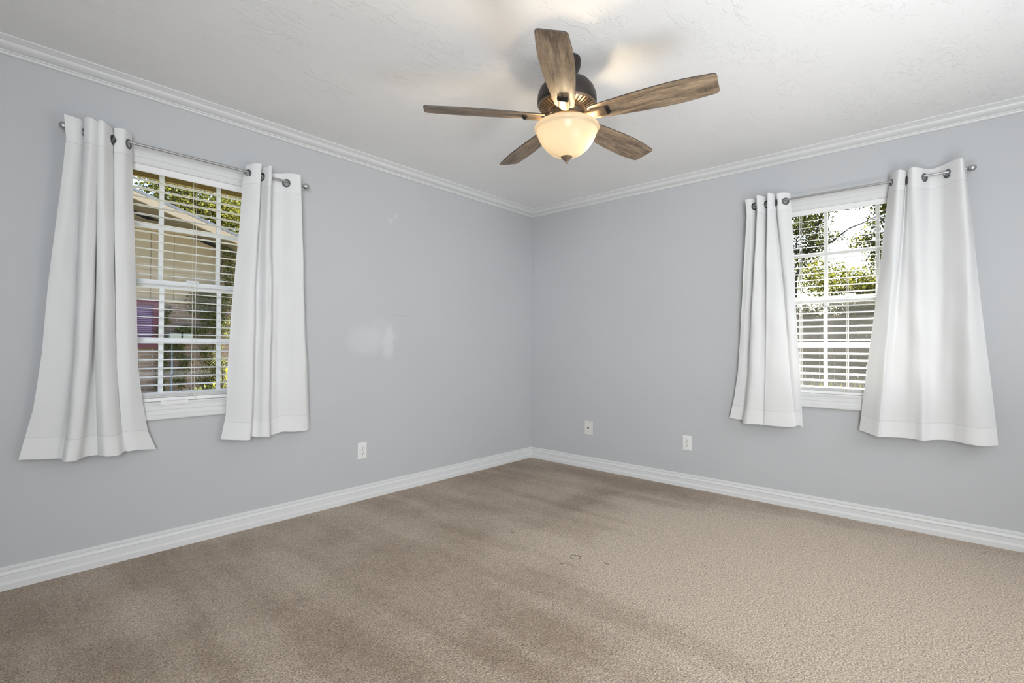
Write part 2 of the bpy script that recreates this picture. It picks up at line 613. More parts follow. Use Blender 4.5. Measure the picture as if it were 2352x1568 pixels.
def screen_mat():
    m_, n, l = mat('insect_screen_mesh')
    out = N(n, 'ShaderNodeOutputMaterial')
    t = N(n, 'ShaderNodeBsdfTransparent')
    d = N(n, 'ShaderNodeBsdfDiffuse')
    d.inputs['Color'].default_value = (0.20, 0.19, 0.17, 1)
    mx = N(n, 'ShaderNodeMixShader')
    mx.inputs[0].default_value = 0.32
    l.new(t.outputs[0], mx.inputs[1])
    l.new(d.outputs[0], mx.inputs[2])
    l.new(mx.outputs[0], out.inputs[0])
    return m_


def wood_mat():
    m_, n, l = mat('weathered_oak_veneer')
    p = N(n, 'ShaderNodeBsdfPrincipled', Roughness=0.45)
    p.inputs['Specular IOR Level'].default_value = 0.35
    out = N(n, 'ShaderNodeOutputMaterial')
    l.new(p.outputs[0], out.inputs[0])
    tc = N(n, 'ShaderNodeTexCoord')
    oi = N(n, 'ShaderNodeObjectInfo')
    off = N(n, 'ShaderNodeVectorMath', operation='SCALE')
    off.inputs[0].default_value = (3.1, 7.7, 0)
    l.new(oi.outputs['Random'], off.inputs['Scale'])
    ad = N(n, 'ShaderNodeVectorMath', operation='ADD')
    l.new(tc.outputs['Object'], ad.inputs[0])
    l.new(off.outputs[0], ad.inputs[1])

    def nz(sc, scale, det=4.0, dist=0.0):
        mp = N(n, 'ShaderNodeMapping')
        mp.inputs['Scale'].default_value = sc
        l.new(ad.outputs[0], mp.inputs[0])
        z = N(n, 'ShaderNodeTexNoise', Scale=scale, Detail=det, Roughness=0.6, Distortion=dist)
        l.new(mp.outputs[0], z.inputs['Vector'])
        return z.outputs['Fac']
    big = nz((2.2, 14, 1), 1.6, 4.0, 0.7)
    mid = nz((5, 60, 1), 1.5, 4.0)
    fine = nz((14, 260, 1), 1.4, 3.0)
    saw = nz((120, 4, 1), 1.0, 2.0)
    v = math_(n, l, 'ADD', math_(n, l, 'MULTIPLY', big, 0.55), math_(n, l, 'MULTIPLY', mid, 0.34))
    v = math_(n, l, 'ADD', v, math_(n, l, 'MULTIPLY', fine, 0.34))
    v = math_(n, l, 'ADD', v, math_(n, l, 'MULTIPLY', saw, 0.10))
    cr = N(n, 'ShaderNodeValToRGB')
    l.new(v, cr.inputs[0])
    e = cr.color_ramp.elements
    e[0].position = 0.52
    e[0].color = (0.058, 0.042, 0.030, 1)
    e[1].position = 0.83
    e[1].color = (0.47, 0.350, 0.228, 1)
    x = cr.color_ramp.elements.new(0.65)
    x.color = (0.235, 0.170, 0.115, 1)
    l.new(cr.outputs[0], p.inputs['Base Color'])
    b = N(n, 'ShaderNodeBump', Strength=0.25, Distance=0.001)
    l.new(v, b.inputs['Height'])
    l.new(b.outputs[0], p.inputs['Normal'])
    return m_


def bowl_mat():
    m_, n, l = mat('frosted_amber_glass')
    out = N(n, 'ShaderNodeOutputMaterial')
    t = N(n, 'ShaderNodeBsdfTranslucent')
    t.inputs['Color'].default_value = (0.115, 0.106, 0.092, 1)
    p = N(n, 'ShaderNodeBsdfPrincipled', Roughness=0.25)
    p.inputs['Base Color'].default_value = (0.62, 0.52, 0.38, 1)
    mx = N(n, 'ShaderNodeMixShader')
    mx.inputs[0].default_value = 0.45
    l.new(t.outputs[0], mx.inputs[1])
    l.new(p.outputs[0], mx.inputs[2])
    l.new(mx.outputs[0], out.inputs[0])
    return m_


def leaf_mat(name, c1, c2, trans=0.45):
    m_, n, l = mat(name)
    out = N(n, 'ShaderNodeOutputMaterial')
    d = N(n, 'ShaderNodeBsdfDiffuse')
    t = N(n, 'ShaderNodeBsdfTranslucent')
    g = N(n, 'ShaderNodeNewGeometry')
    z = N(n, 'ShaderNodeTexNoise', Scale=2.5, Detail=6.0, Roughness=0.7)
    l.new(g.outputs['Position'], z.inputs['Vector'])
    ri = N(n, 'ShaderNodeMath', operation='MULTIPLY_ADD')
    l.new(g.outputs['Random Per Island'], ri.inputs[0])
    ri.inputs[1].default_value = 0.6
    l.new(math_(n, l, 'SUBTRACT', z.outputs['Fac'], 0.3), ri.inputs[2])
    mx = N(n, 'ShaderNodeMix', data_type='RGBA')
    mx.clamp_factor = True
    l.new(ri.outputs[0], mx.inputs[0])
    mx.inputs[6].default_value = (*c1, 1)
    mx.inputs[7].default_value = (*c2, 1)
    l.new(mx.outputs[2], d.inputs['Color'])
    l.new(mx.outputs[2], t.inputs['Color'])
    ms = N(n, 'ShaderNodeMixShader')
    ms.inputs[0].default_value = trans
    l.new(d.outputs[0], ms.inputs[1])
    l.new(t.outputs[0], ms.inputs[2])
    l.new(ms.outputs[0], out.inputs[0])
    return m_


def brick_mat():
    m_, n, l = mat('red_brown_brick')
    p = N(n, 'ShaderNodeBsdfPrincipled', Roughness=0.9)
    out = N(n, 'ShaderNodeOutputMaterial')
    l.new(p.outputs[0], out.inputs[0])
    g = N(n, 'ShaderNodeNewGeometry')
    sp = N(n, 'ShaderNodeSeparateXYZ')
    l.new(g.outputs['Position'], sp.inputs[0])
    cb = N(n, 'ShaderNodeCombineXYZ')
    l.new(sp.outputs[0], cb.inputs[0])
    l.new(sp.outputs[2], cb.inputs[1])
    b = N(n, 'ShaderNodeTexBrick', Scale=1.0)
    b.inputs['Color1'].default_value = (0.185, 0.118, 0.090, 1)
    b.inputs['Color2'].default_value = (0.265, 0.185, 0.140, 1)
    b.inputs['Mortar'].default_value = (0.29, 0.25, 0.205, 1)
    b.inputs['Mortar Size'].default_value = 0.007
    b.inputs['Brick Width'].default_value = 0.155
    b.inputs['Row Height'].default_value = 0.056
    l.new(cb.outputs[0], b.inputs['Vector'])
    l.new(b.outputs['Color'], p.inputs['Base Color'])
    return m_


def siding_mat():
    m_, n, l = mat('tan_grooved_siding')
    p = N(n, 'ShaderNodeBsdfPrincipled', Roughness=0.7)
    out = N(n, 'ShaderNodeOutputMaterial')
    l.new(p.outputs[0], out.inputs[0])
    g = N(n, 'ShaderNodeNewGeometry')
    sp = N(n, 'ShaderNodeSeparateXYZ')
    l.new(g.outputs['Position'], sp.inputs[0])
    fr = math_(n, l, 'FRACT', math_(n, l, 'MULTIPLY', sp.outputs[0], 3.3))
    gr = math_(n, l, 'LESS_THAN', fr, 0.035)
    mx = N(n, 'ShaderNodeMix', data_type='RGBA')
    l.new(gr, mx.inputs[0])
    mx.inputs[6].default_value = (0.37, 0.285, 0.185, 1)
    mx.inputs[7].default_value = (0.15, 0.12, 0.075, 1)
    l.new(mx.outputs[2], p.inputs['Base Color'])
    return m_


M_CEIL = ceiling_mat()
M_CARPET = carpet_mat()
M_CLOTH = curtain_mat()
M_GLASS = glass_mat()
M_SCREEN = screen_mat()
M_WOOD = wood_mat()
M_BOWL = bowl_mat()
M_BRICK = brick_mat()
M_SIDING = siding_mat()

# ------------------------------------------------------------------ the room
H = 2.44
X0, Y0 = -5.2, -4.75
TH = 0.16
WIN = {'L': -2.95, 'R': -2.652}       # window centres along their walls
HW, ZS, ZH = 0.465, 0.782, 2.060      # half width, sill and head of the openings

mb = MB()
mb.add([(X0, Y0, 0), (0, Y0, 0), (0, 0, 0), (X0, 0, 0), (X0, Y0, -0.12), (0, Y0, -0.12), (0, 0, -0.12), (X0, 0, -0.12)],
       [(0, 1, 2, 3), (7, 6, 5, 4), (0, 4, 5, 1), (1, 5, 6, 2), (2, 6, 7, 3), (3, 7, 4, 0)])
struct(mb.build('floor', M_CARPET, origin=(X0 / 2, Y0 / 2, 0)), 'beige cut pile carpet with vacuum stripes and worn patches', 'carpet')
mb = MB().box((X0 - TH, Y0 - TH, H), (TH, TH, H + 0.15))
struct(mb.build('ceiling', M_CEIL), 'white ceiling with skip trowel plaster texture', 'ceiling')


def wall(name, w, s0, s1, hole, material):
    P = FR[w]
    mb = MB()
    ss = [s0] + ([hole[0], hole[1]] if hole else []) + [s1]
    zs = [0] + ([hole[2], hole[3]] if hole else []) + [H]
    for d, flip in ((0, False), (-TH, True)):
        for i in range(len(ss) - 1):
            for j in range(len(zs) - 1):
                if hole and i == 1 and j == 1:
                    continue
                q = [P(ss[i], d, zs[j]), P(ss[i + 1], d, zs[j]), P(ss[i + 1], d, zs[j + 1]), P(ss[i], d, zs[j + 1])]
                mb.add(q, [(0, 1, 2, 3)])
    rects = [(s0, s1, 0, H)] + ([hole] if hole else [])
    for a, b, c, d_ in rects:
        loop = [(a, c), (b, c), (b, d_), (a, d_)]
        for k in range(4):
            (sa, za), (sb, zb) = loop[k], loop[(k + 1) % 4]
            mb.add([P(sa, 0, za), P(sb, 0, zb), P(sb, -TH, zb), P(sa, -TH, za)], [(0, 1, 2, 3)])
    # weld the grid so it is one closed shell
    o = mb.build(name, material, origin=P((s0 + s1) / 2, 0, 0), fix=False)
    bm = bmesh.new()
    bm.from_mesh(o.data)
    bmesh.ops.remove_doubles(bm, verts=bm.verts, dist=1e-5)
    bmesh.ops.recalc_face_normals(bm, faces=bm.faces)
    bm.to_mesh(o.data)
    bm.free()
    return o


struct(wall('wall_left', 'L', X0 - TH, TH, (WIN['L'] - HW, WIN['L'] + HW, ZS, ZH), M_WALL_L), 'pale grey blue wall with patched paint, left of the corner', 'wall')
struct(wall('wall_right', 'R', Y0 - TH, 0, (WIN['R'] - HW, WIN['R'] + HW, ZS, ZH), M_WALL_R), 'pale grey blue wall right of the corner', 'wall')
struct(MB().box((X0 - TH, Y0 - TH, 0), (X0, 0, H)).build('wall_back', M_WALL_X), 'pale grey blue wall behind the camera on the left', 'wall')
struct(MB().box((X0, Y0 - TH, 0), (0, Y0, H)).build('wall_front', M_WALL_X), 'pale grey blue wall behind the camera on the right', 'wall')


def moulding(name, w, prof, z_of):
    """prof: (distance from wall, z). Mitred into the corner at s = 0."""
    P = FR[w]
    e0 = X0 if w == 'L' else Y0
    mb = MB()
    n = len(prof)
    vs = [P(-p, p, z_of(z)) for p, z in prof] + [P(e0 + 0.002, p, z_of(z)) for p, z in prof]
    fs = [(i, (i + 1) % n, n + (i + 1) % n, n + i) for i in range(n)]
    fs += [tuple(range(n)), tuple(range(2 * n - 1, n - 1, -1))]
    mb.add(vs, fs)
    return mb.build(name, M_TRIM, origin=P(e0 / 2, 0, z_of(prof[0][1])))


cove = [(0.0225 + 0.0375 * math.sin(a), 0.0430 - 0.0255 * (1 - math.cos(a)) * 0.55 - 0.0255 * 0.45 * a / (PI / 2)) for a in [PI / 2 * k / 8 for k in range(9)]]
CROWN = [(0, 0.0594), (0.006, 0.0594), (0.013, 0.0560), (0.0150, 0.0500), (0.0165, 0.0490), (0.0205, 0.0480), (0.0225, 0.0455)] + cove + [(0.0625, 0.0180), (0.0660, 0.0160), (0.0780, 0.0090), (0.0860, 0.0055), (0.0878, 0.0030), (0.0878, 0.0), (0, 0)]
BASE = [(0, 0.1025), (0.0045, 0.1020), (0.0065, 0.0985), (0.0062, 0.0945), (0.0085, 0.0925), (0.0085, 0.0865), (0.0062, 0.0835), (0.0066, 0.0815), (0.0128, 0.0690),
        (0.0125, 0.0665), (0.0078, 0.0655), (0.0080, 0.0600), (0.0092, 0.0580), (0.0092, 0.0370), (0.0125, 0.0345), (0.0171, 0.0270), (0.0171, -0.002), (0, -0.002)]
struct(moulding('trim_1', 'L', CROWN, lambda z: H - z), 'white crown moulding along the top of the left wall', 'crown moulding')
struct(moulding('trim_2', 'R', CROWN, lambda z: H - z), 'white crown moulding along the top of the right wall', 'crown moulding')
struct(moulding('baseboard_left', 'L', BASE, lambda z: z), 'white stepped baseboard along the left wall', 'baseboard')
struct(moulding('baseboard_right', 'R', BASE, lambda z: z), 'white stepped baseboard along the right wall', 'baseboard')


# ------------------------------------------------------------------ windows
def frame_loop(mb, w, c, prof, hw, z0, z1):
    """Mitred picture frame; prof: (outward distance, depth into the room)."""
    P = FR[w]
    n = len(prof)
    vs = []
    for sx, sz in ((-1, -1), (1, -1), (1, 1), (-1, 1)):
        for o, d in prof:
            vs.append(P(c + sx * (hw + o), d, (z0 - o) if sz < 0 else (z1 + o)))
    fs = []
    for k in range(4):
        k2 = (k + 1) % 4
        for i in range(n):
            j = (i + 1) % n
            fs.append((k * n + i, k2 * n + i, k2 * n + j, k * n + j))
    mb.add(vs, fs)


CAS = [(0.0, 0.0), (0.0, 0.009), (0.003, 0.0125), (0.010, 0.0130), (0.013, 0.0115), (0.030, 0.0130), (0.034, 0.0165), (0.038, 0.0150), (0.052, 0.0165), (0.058, 0.0200),
       (0.063, 0.0185), (0.068, 0.0225), (0.080, 0.0230), (0.085, 0.0200), (0.085, 0.0)]


def window(w, idx, label, screen):
    P = FR[w]
    c = WIN[w]
    loc = P(c, 0, ZS)
    root = thing(f'window_{idx}', loc, label, 'window')
    root['kind'] = 'structure'
    mb = MB()
    frame_loop(mb, w, c, CAS, HW, ZS, 2.032)
    mb.build('casing', M_TRIM, root)
    # flat sill board with a rounded nose
    mb = MB()
    wbox(mb, w, c - HW + 0.001, c + HW - 0.001, -0.07, 0.0155, ZS - 0.004, ZS + 0.008)
    mb.build('sill', M_TRIM, root, bevel=0.004)
    # jamb liner
    mb = MB()
    f = [(0.0, -0.064), (-0.0195, -0.064), (-0.0195, -0.150), (0.0, -0.150)]
    frame_loop(mb, w, c, f, HW - 0.0005, ZS + 0.009, ZH - 0.0005)
    mb.build('jamb', M_VINYL, root)
    gw = 0.4275
    for nm, d0, d1, z0, z1, rb, rtop in (('upper_sash', -0.116, -0.094, 1.402, 2.045, 0.043, 0.012), ('lower_sash', -0.091, -0.069, 0.791, 1.445, 0.045, 0.043)):
        mb = MB()
        wbox(mb, w, c - 0.4445, c - gw, d0, d1, z0, z1)
        wbox(mb, w, c + gw, c + 0.4445, d0, d1, z0, z1)
        wbox(mb, w, c - gw, c + gw, d0, d1, z0, z0 + rb)
        wbox(mb, w, c - gw, c + gw, d0, d1, z1 - rtop, z1)
        dm = (d0 + d1) / 2
        for k in (-1, 1):
            wbox(mb, w, c + k * 0.1425 - 0.0105, c + k * 0.1425 + 0.0105, dm - 0.008, dm + 0.008, z0 + rb, z1 - rtop)
        zm = (z0 + rb + z1 - rtop) / 2
        wbox(mb, w, c - gw, c + gw, dm - 0.0075, dm + 0.0075, zm - 0.0125, zm + 0.0125)
        sash = mb.build(nm, M_VINYL, root)
        mb = MB()
        wbox(mb, w, c - gw - 0.003, c + gw + 0.003, dm - 0.0015, dm + 0.0015, z0 + rb - 0.003, z1 - rtop + 0.003)
        mb.build('pane', M_GLASS, sash)
        if nm == 'lower_sash':
            mb = MB()
            wbox(mb, w, c - 0.03, c + 0.03, d1 - 0.004, d1 + 0.012, z1 - 0.002, z1 + 0.010)
            mb.build('sash_lock', M_VINYL, sash, bevel=0.003)
    if screen:
        mb = MB()
        P2 = P
        mb.add([P2(c - 0.44, -0.1425, 0.80), P2(c + 0.44, -0.1425, 0.80), P2(c + 0.44, -0.1425, 1.43), P2(c - 0.44, -0.1425, 1.43)], [(0, 1, 2, 3)])
        mb.build('insect_screen', M_SCREEN, root, fix=False)
    return root


window('L', 1, 'white multi-pane sash window in the left wall, looking onto a brick house', False)
window('R', 2, 'white multi-pane sash window in the right wall, looking onto trees and a fence', True)


# ------------------------------------------------------------------ blinds
def blind(w, label, tilt, cords, knot):
    P = FR[w]
    c = WIN[w]
    hw = 0.445
    root = thing('window_blind', P(c, -0.03, ZS + 0.009), label, 'blind', 'open slatted blinds in the windows')
    mb = MB()
    for poly in ([(0.0125, 2.000), (0.0085, 1.997), (0.0055, 2.002), (0.0055, 2.044), (0.0105, 2.046), (0.0118, 2.040), (0.0112, 2.020), (0.0118, 2.008)],):
        mb.prism([(d - 0.012, z) for d, z in poly], lambda u, v, s: P(s, u, v), c - HW + 0.002, c + HW - 0.002)
    mb.build('valance', M_SLAT, root)
    mb = MB()
    wbox(mb, w, c - hw, c + hw, -0.058, -0.012, 2.020, 2.056)
    mb.build('headrail', M_SLAT, root, bevel=0.003)
    dc = -0.034
    mb = MB()
    ct, st = math.cos(tilt), math.sin(tilt)
    z = 1.962
    rnd = random.Random(3 if w == 'L' else 5)
    zlist = []
    while z > 0.842:
        zlist.append(z)
        z -= 0.0452
    for z in zlist:
        ang = tilt + rnd.uniform(-0.012, 0.012)
        sag = rnd.uniform(-0.0015, 0.0015)
        ca, sa = math.cos(ang), math.sin(ang)
        pts = []
        for t in (-1, -0.5, 0, 0.5, 1):
            d = 0.025 * t
            hh = 0.0018 * (1 - t * t)
            pts.append((d * ca + hh * sa, -d * sa + hh * ca))
        prof = [(a, b + 0.0012) for a, b in pts] + [(a, b - 0.0012) for a, b in reversed(pts)]
        n = len(prof)
        vs = [P(c - hw, dc + a, z + b + sag) for a, b in prof] + [P(c + hw, dc + a, z + b - sag) for a, b in prof]
        fs = [(i, (i + 1) % n, n + (i + 1) % n, n + i) for i in range(n)] + [tuple(range(n)), tuple(range(2 * n - 1, n - 1, -1))]
        mb.add(vs, fs)
    # spare slats lying on the bottom rail
    for k in range(5):
        zz = 0.812 + 0.0042 * k
        wbox(mb, w, c - hw, c + hw, dc - 0.025, dc + 0.025, zz, zz + 0.0027)
    mb.build('slats', M_SLAT, root)
    mb = MB()
    wbox(mb, w, c - hw, c + hw, dc - 0.026, dc + 0.026, ZS + 0.009, 0.810)
    mb.build('bottom_rail', M_SLAT, root, bevel=0.003)
    for s in cords:
        mb = MB()
        for d in (-0.0265, 0.0265):
            mb.tube([P(c + s, dc + d, 0.80), P(c + s, dc + d, 2.03)], 0.0011, 6)
        mb.tube([P(c + s + 0.008, dc, 0.80), P(c + s + 0.008, dc, 2.03)], 0.0009, 6)
        mb.build('ladder_cord', M_CORD, root)
    # tied-off ends of the lift cord hanging over the bottom rail
    mb = MB()
    kz = 0.822
    pts = []
    for k in range(26):
        a = k / 25 * 2 * PI * 2.2
        pts.append(P(c + knot + 0.020 * math.sin(a) + 0.004 * math.sin(3 * a), dc + 0.031 + 0.002 * math.cos(2 * a), kz + 0.010 * math.sin(2 * a + 0.6)))
    mb.tube(pts, 0.0014, 6)
    mb.tube([P(c + knot + 0.004, dc + 0.031, kz - 0.004), P(c + knot + 0.006, dc + 0.032, kz - 0.026)], 0.003, 8)
    mb.build('cord_knot', M_CORD, root)
    return root


blind('L', 'white wood-look blind in the left window, slats almost level', R(3.0), (-0.30, 0.0, 0.30), 0.0)
blind('R', 'white wood-look blind in the right window, slats tipped down into the room', R(12.0), (-0.28, 0.01, 0.28), 0.02)

mb = MB()
wbox(mb, 'L', -3.115, -2.985, 0.002, 0.0150, ZS + 0.0085, ZS + 0.0125)
wbox(mb, 'L', -3.115, -2.985, 0.0155, 0.0185, ZS - 0.008, ZS + 0.0125)
tag(mb.build('plastic_bracket', M_PLATE), 'small white plastic strip lying over the edge of the left window sill', 'bracket')


# ------------------------------------------------------------------ curtain rods
ROD_D, ROD_Z = 0.08, 2.105


def rod(w, s0, s1, label):
    P = FR[w]
    root = thing('curtain_rod', P((s0 + s1) / 2, ROD_D, ROD_Z), label, 'curtain rod', 'nickel rods over the windows')
    MB().tube([P(s0, ROD_D, ROD_Z), P((s0 + s1) / 2, ROD_D, ROD_Z), P(s1, ROD_D, ROD_Z)], 0.0070, 16).build('pole', M_NICKEL, root)
    prof = [(0.0, -0.004), (0.0085, -0.003), (0.0095, 0.003), (0.0078, 0.007), (0.011, 0.011), (0.0165, 0.018), (0.019, 0.026), (0.018, 0.035), (0.013, 0.042), (0.006, 0.046), (0.0, 0.047)]
    for s, sg in ((s0, -1), (s1, 1)):
        mb = MB()
        mb.lathe([(r, z * sg) for r, z in prof], P(s, ROD_D, ROD_Z), 24, axis='x' if w == 'L' else 'y')
        mb.build('finial', M_NICKEL, root)
        sb = s - sg * 0.055
        mb = MB()
        wbox(mb, w, sb - 0.012, sb + 0.012, 0.0, 0.004, ROD_Z - 0.03, ROD_Z + 0.03)
        mb.tube([P(sb, 0.003, ROD_Z - 0.008), P(sb, 0.05, ROD_Z - 0.012), P(sb, ROD_D, ROD_Z - 0.013)], 0.005, 10)
        pts = [P(sb, ROD_D + 0.0105 * math.cos(a), ROD_Z + 0.0105 * math.sin(a)) for a in [R(180 + 180 * k / 12) for k in range(13)]]
        mb.tube(pts, 0.0035, 8)
        mb.build('bracket', M_NICKEL, root)


rod('L', -3.494, -2.392, 'brushed nickel curtain rod with ball ends over the left window')
rod('R', -3.215, -2.097, 'brushed nickel curtain rod with ball ends over the right window')


# ------------------------------------------------------------------ curtain panels
def interp(tab, x):
    for (a, b), (c, d) in zip(tab, tab[1:]):
        if x <= c:
            return b + (d - b) * (x - a) / (c - a)
    return tab[-1][1]


def catmull(P_, t):
    n = len(P_)
    x = t * (n - 1)
    i = min(int(x), n - 2)
    f = x - i
    p0, p1, p2, p3 = P_[max(i - 1, 0)], P_[i], P_[i + 1], P_[min(i + 2, n - 1)]
    k = 0.5
    return [0.5 * (2 * b + (c - a) * f + (2 * a - 5 * b + 4 * c - d) * f * f + (3 * b - a - 3 * c + d) * f * f * f) for a, b, c, d in zip(p0, p1, p2, p3)]


LIN = [(0, 0), (1, 1)]


def curtain(w, top, bot, wl, wr, label, seed, zt=2.152):
    P = FR[w]
    sc = (top[0][0] + top[-1][0]) / 2
    NU, NV = 240, 230
    rnd = random.Random(seed)
    # even parameter over the drawn folds
    us = np.linspace(0, 1, 1200)
    T = np.array([catmull(top, u) for u in us])
    B = np.array([catmull(bot, u) for u in us])
    ln = np.hypot(*(np.diff(T[:, :2], axis=0).T)) + 0.6 * np.hypot(*(np.diff(B[:, :2], axis=0).T))
    cum = np.concatenate([[0], np.cumsum(ln)])
    uu = np.interp(np.linspace(0, cum[-1], NU + 1), cum, us)
    vv = np.concatenate([np.linspace(0, 0.075, 60), np.linspace(0.075, 1, NV - 58)[1:]])
    ph = [rnd.uniform(0, 6.28) for _ in range(12)]
    ts = [catmull(top, u) for u in uu]
    bs = [catmull(bot, u) for u in uu]
    verts = []
    uvs = []
    for v in vv:
        for i, u in enumerate(uu):
            t_, b_ = ts[i], bs[i]
            wgt = interp(wl, v) * (1 - u) + interp(wr, v) * u
            # near the rod the folds are pinched, lower down they relax
            wd = v ** 0.8
            s = t_[0] + (b_[0] - t_[0]) * wgt
            d = t_[1] + (b_[1] - t_[1]) * wd
            am = math.sin(PI * min(1, v * 1.05)) ** 0.7
            s += am * 0.0025 * math.sin(7 * v + 9 * u + ph[0])
            d += am * (0.004 * math.sin(11 * v + 5 * u + ph[1]) + 0.0035 * math.sin(23 * u * 2 + 4 * v + ph[2]) + 0.002 * math.sin(31 * v - 22 * u + ph[3]))
            ztop = zt + 0.004 * math.sin(18 * u + ph[4])
            z = ztop + (b_[2] - ztop) * v
            d = max(d, 0.030 if v < 0.05 else 0.034)
            verts.append(P(s, d, z))
            uvs.append((u, v))
    nu = NU + 1
    # eyelets sit where the cloth crosses the rod
    cross = []
    vr = (zt - ROD_Z) / (zt - 0.558)
    row = [(i, ts[i][1] + (bs[i][1] - ts[i][1]) * vr ** 0.8 - ROD_D) for i in range(nu)]
    for (i, a), (j, b) in zip(row, row[1:]):
        if a * b < 0:
            cross.append(i + a / (a - b))
    eyes = []
    for cx in cross:
        i = int(cx)
        t_ = [ts[i][k] + (ts[i + 1][k] - ts[i][k]) * (cx - i) for k in range(2)]
        b_ = [bs[i][k] + (bs[i + 1][k] - bs[i][k]) * (cx - i) for k in range(2)]
        wgt = interp(wl, vr) * (1 - cx / NU) + interp(wr, vr) * cx / NU
        i0, i1 = max(i - 3, 0), min(i + 4, NU)
        tan = Vector((ts[i1][0] - ts[i0][0], ts[i1][1] - ts[i0][1], 0)).normalized()
        eyes.append((t_[0] + (b_[0] - t_[0]) * wgt, ROD_D, tan))
    V = np.array(verts)
    faces = []
    holes = [(Vector(P(e[0], e[1], ROD_Z - 0.010))) for e in eyes]
    for r_ in range(len(vv) - 1):
        for i in range(NU):
            a = r_ * nu + i
            q = (a, a + 1, a + nu + 1, a + nu)
            if vv[r_] < 0.08 and any((Vector(verts[a]) - h).length < 0.0178 for h in holes):
                continue
            faces.append(q)
    org = np.array(P(sc, ROD_D, 0.56))
    me = bpy.data.meshes.new('curtain')
    me.from_pydata((V - org).tolist(), [], faces)
    me.polygons.foreach_set('use_smooth', [True] * len(faces))
    uvl = me.uv_layers.new(name='UVMap')
    li = np.zeros(len(me.loops), dtype=np.int32)
    me.loops.foreach_get('vertex_index', li)
    uvl.data.foreach_set('uv', np.array(uvs)[li].ravel())
    me.materials.append(M_CLOTH)
    o = bpy.data.objects.new('curtain', me)
    C.objects.link(o)
    o.location = org
    WORLD[o.name] = tuple(org)
    tag(o, label, 'curtain', 'white eyelet curtain panels')
    for (s, d, tan), h in zip(eyes, holes):
        nrm = Vector((-tan.y, tan.x, 0))          # in (s, d)
        nw = Vector(P(nrm.x, nrm.y, 0))
        MB().torus(h, nw, 0.0208, 0.0047, 30, 8, 0.75).build('grommet', M_GROM, o)
    return o


A_top = [(-3.524, .104), (-3.490, .110), (-3.452, .090), (-3.428, .055), (-3.456, .110), (-3.437, .145), (-3.405, .125), (-3.388, .075), (-3.392, .060), (-3.408, .12), (-3.385, .14), (-3.345, .085), (-3.325, .055), (-3.338, .09), (-3.300, .105), (-3.260, .055)]
A_bot = [(-3.652, .05, .578), (-3.588, .06, .571), (-3.534, .06, .566), (-3.507, .06, .561), (-3.512, .09, .559), (-3.501, .125, .556), (-3.464, .12, .555), (-3.429, .075, .559), (-3.382, .06, .558), (-3.374, .09, .559), (-3.354, .12, .556), (-3.307, .11, .553), (-3.274, .07, .562), (-3.261, .075, .56), (-3.22, .075, .561), (-3.137, .045, .549)]
curtain('L', A_top, A_bot, [(0, 0), (.07, -.07), (.45, .27), (.7, .45), (.86, .66), (1, 1)], [(0, 0), (.42, .18), (.73, .32), (.84, .49), (.94, .7), (1, 1)],
        'wide flaring white curtain panel left of the left window', 1)
B_top = [(-2.715, .060), (-2.69, .11), (-2.655, .125), (-2.640, .070), (-2.632, .085), (-2.618, .135), (-2.600, .135), (-2.590, .070), (-2.56, .045), (-2.515, .06), (-2.47, .10), (-2.425, .125), (-2.412, .11)]
B_bot = [(-2.832, .05, .559), (-2.771, .09, .553), (-2.702, .115, .547), (-2.672, .06, .556), (-2.644, .07, .551), (-2.619, .10, .552), (-2.583, .10, .547), (-2.556, .06, .549), (-2.516, .05, .554), (-2.483, .055, .561), (-2.422, .07, .555), (-2.341, .07, .553), (-2.308, .045, .561)]
curtain('L', B_top, B_bot, [(0, 0), (.065, .175), (.46, .53), (.72, .72), (.91, .78), (1, 1)], LIN,
        'straight white curtain panel right of the left window, nearer the corner', 2)
C_top = [(-2.050, .108), (-2.085, .106), (-2.112, .06), (-2.125, .12), (-2.14, .145), (-2.168, .11), (-2.190, .06), (-2.198, .13), (-2.213, .145), (-2.232, .12), (-2.240, .085), (-2.234, .058), (-2.255, .10), (-2.293, .088), (-2.326, .055)]
C_bot = [(-1.925, .05, .581), (-1.968, .05, .575), (-2.01, .05, .573), (-2.028, .09, .557), (-2.06, .11, .557), (-2.128, .105, .56), (-2.163, .10, .56), (-2.178, .105, .561), (-2.228, .105, .559), (-2.333, .095, .562), (-2.366, .08, .571), (-2.35, .055, .569), (-2.37, .05, .571), (-2.386, .05, .57), (-2.399, .05, .562)]
curtain('R', C_top, C_bot, [(0, 0), (.07, -.07), (.28, .12), (.53, .33), (.78, .51), (.9, .72), (1, 1)], LIN,
        'narrow white curtain panel left of the right window, nearer the corner', 3)
D_top = [(-2.876, .06), (-2.90, .11), (-2.925, .14), (-2.950, .11), (-2.952, .07), (-2.962, .10), (-2.985, .13), (-3.02, .105), (-3.06, .045), (-3.10, .045), (-3.14, .085), (-3.19, .15), (-3.205, .14), (-3.212, .10)]
D_bot = [(-2.713, .05, .58), (-2.764, .08, .568), (-2.815, .115, .557), (-2.831, .10, .557), (-2.871, .08, .557), (-2.934, .075, .561), (-2.985, .085, .561), (-3.027, .105, .559), (-3.063, .07, .564), (-3.111, .06, .569), (-3.154, .065, .57), (-3.221, .10, .564), (-3.283, .10, .561), (-3.342, .055, .569)]
curtain('R', D_top, D_bot, LIN, LIN, 'broad white curtain panel right of the right window, at the far right', 4)


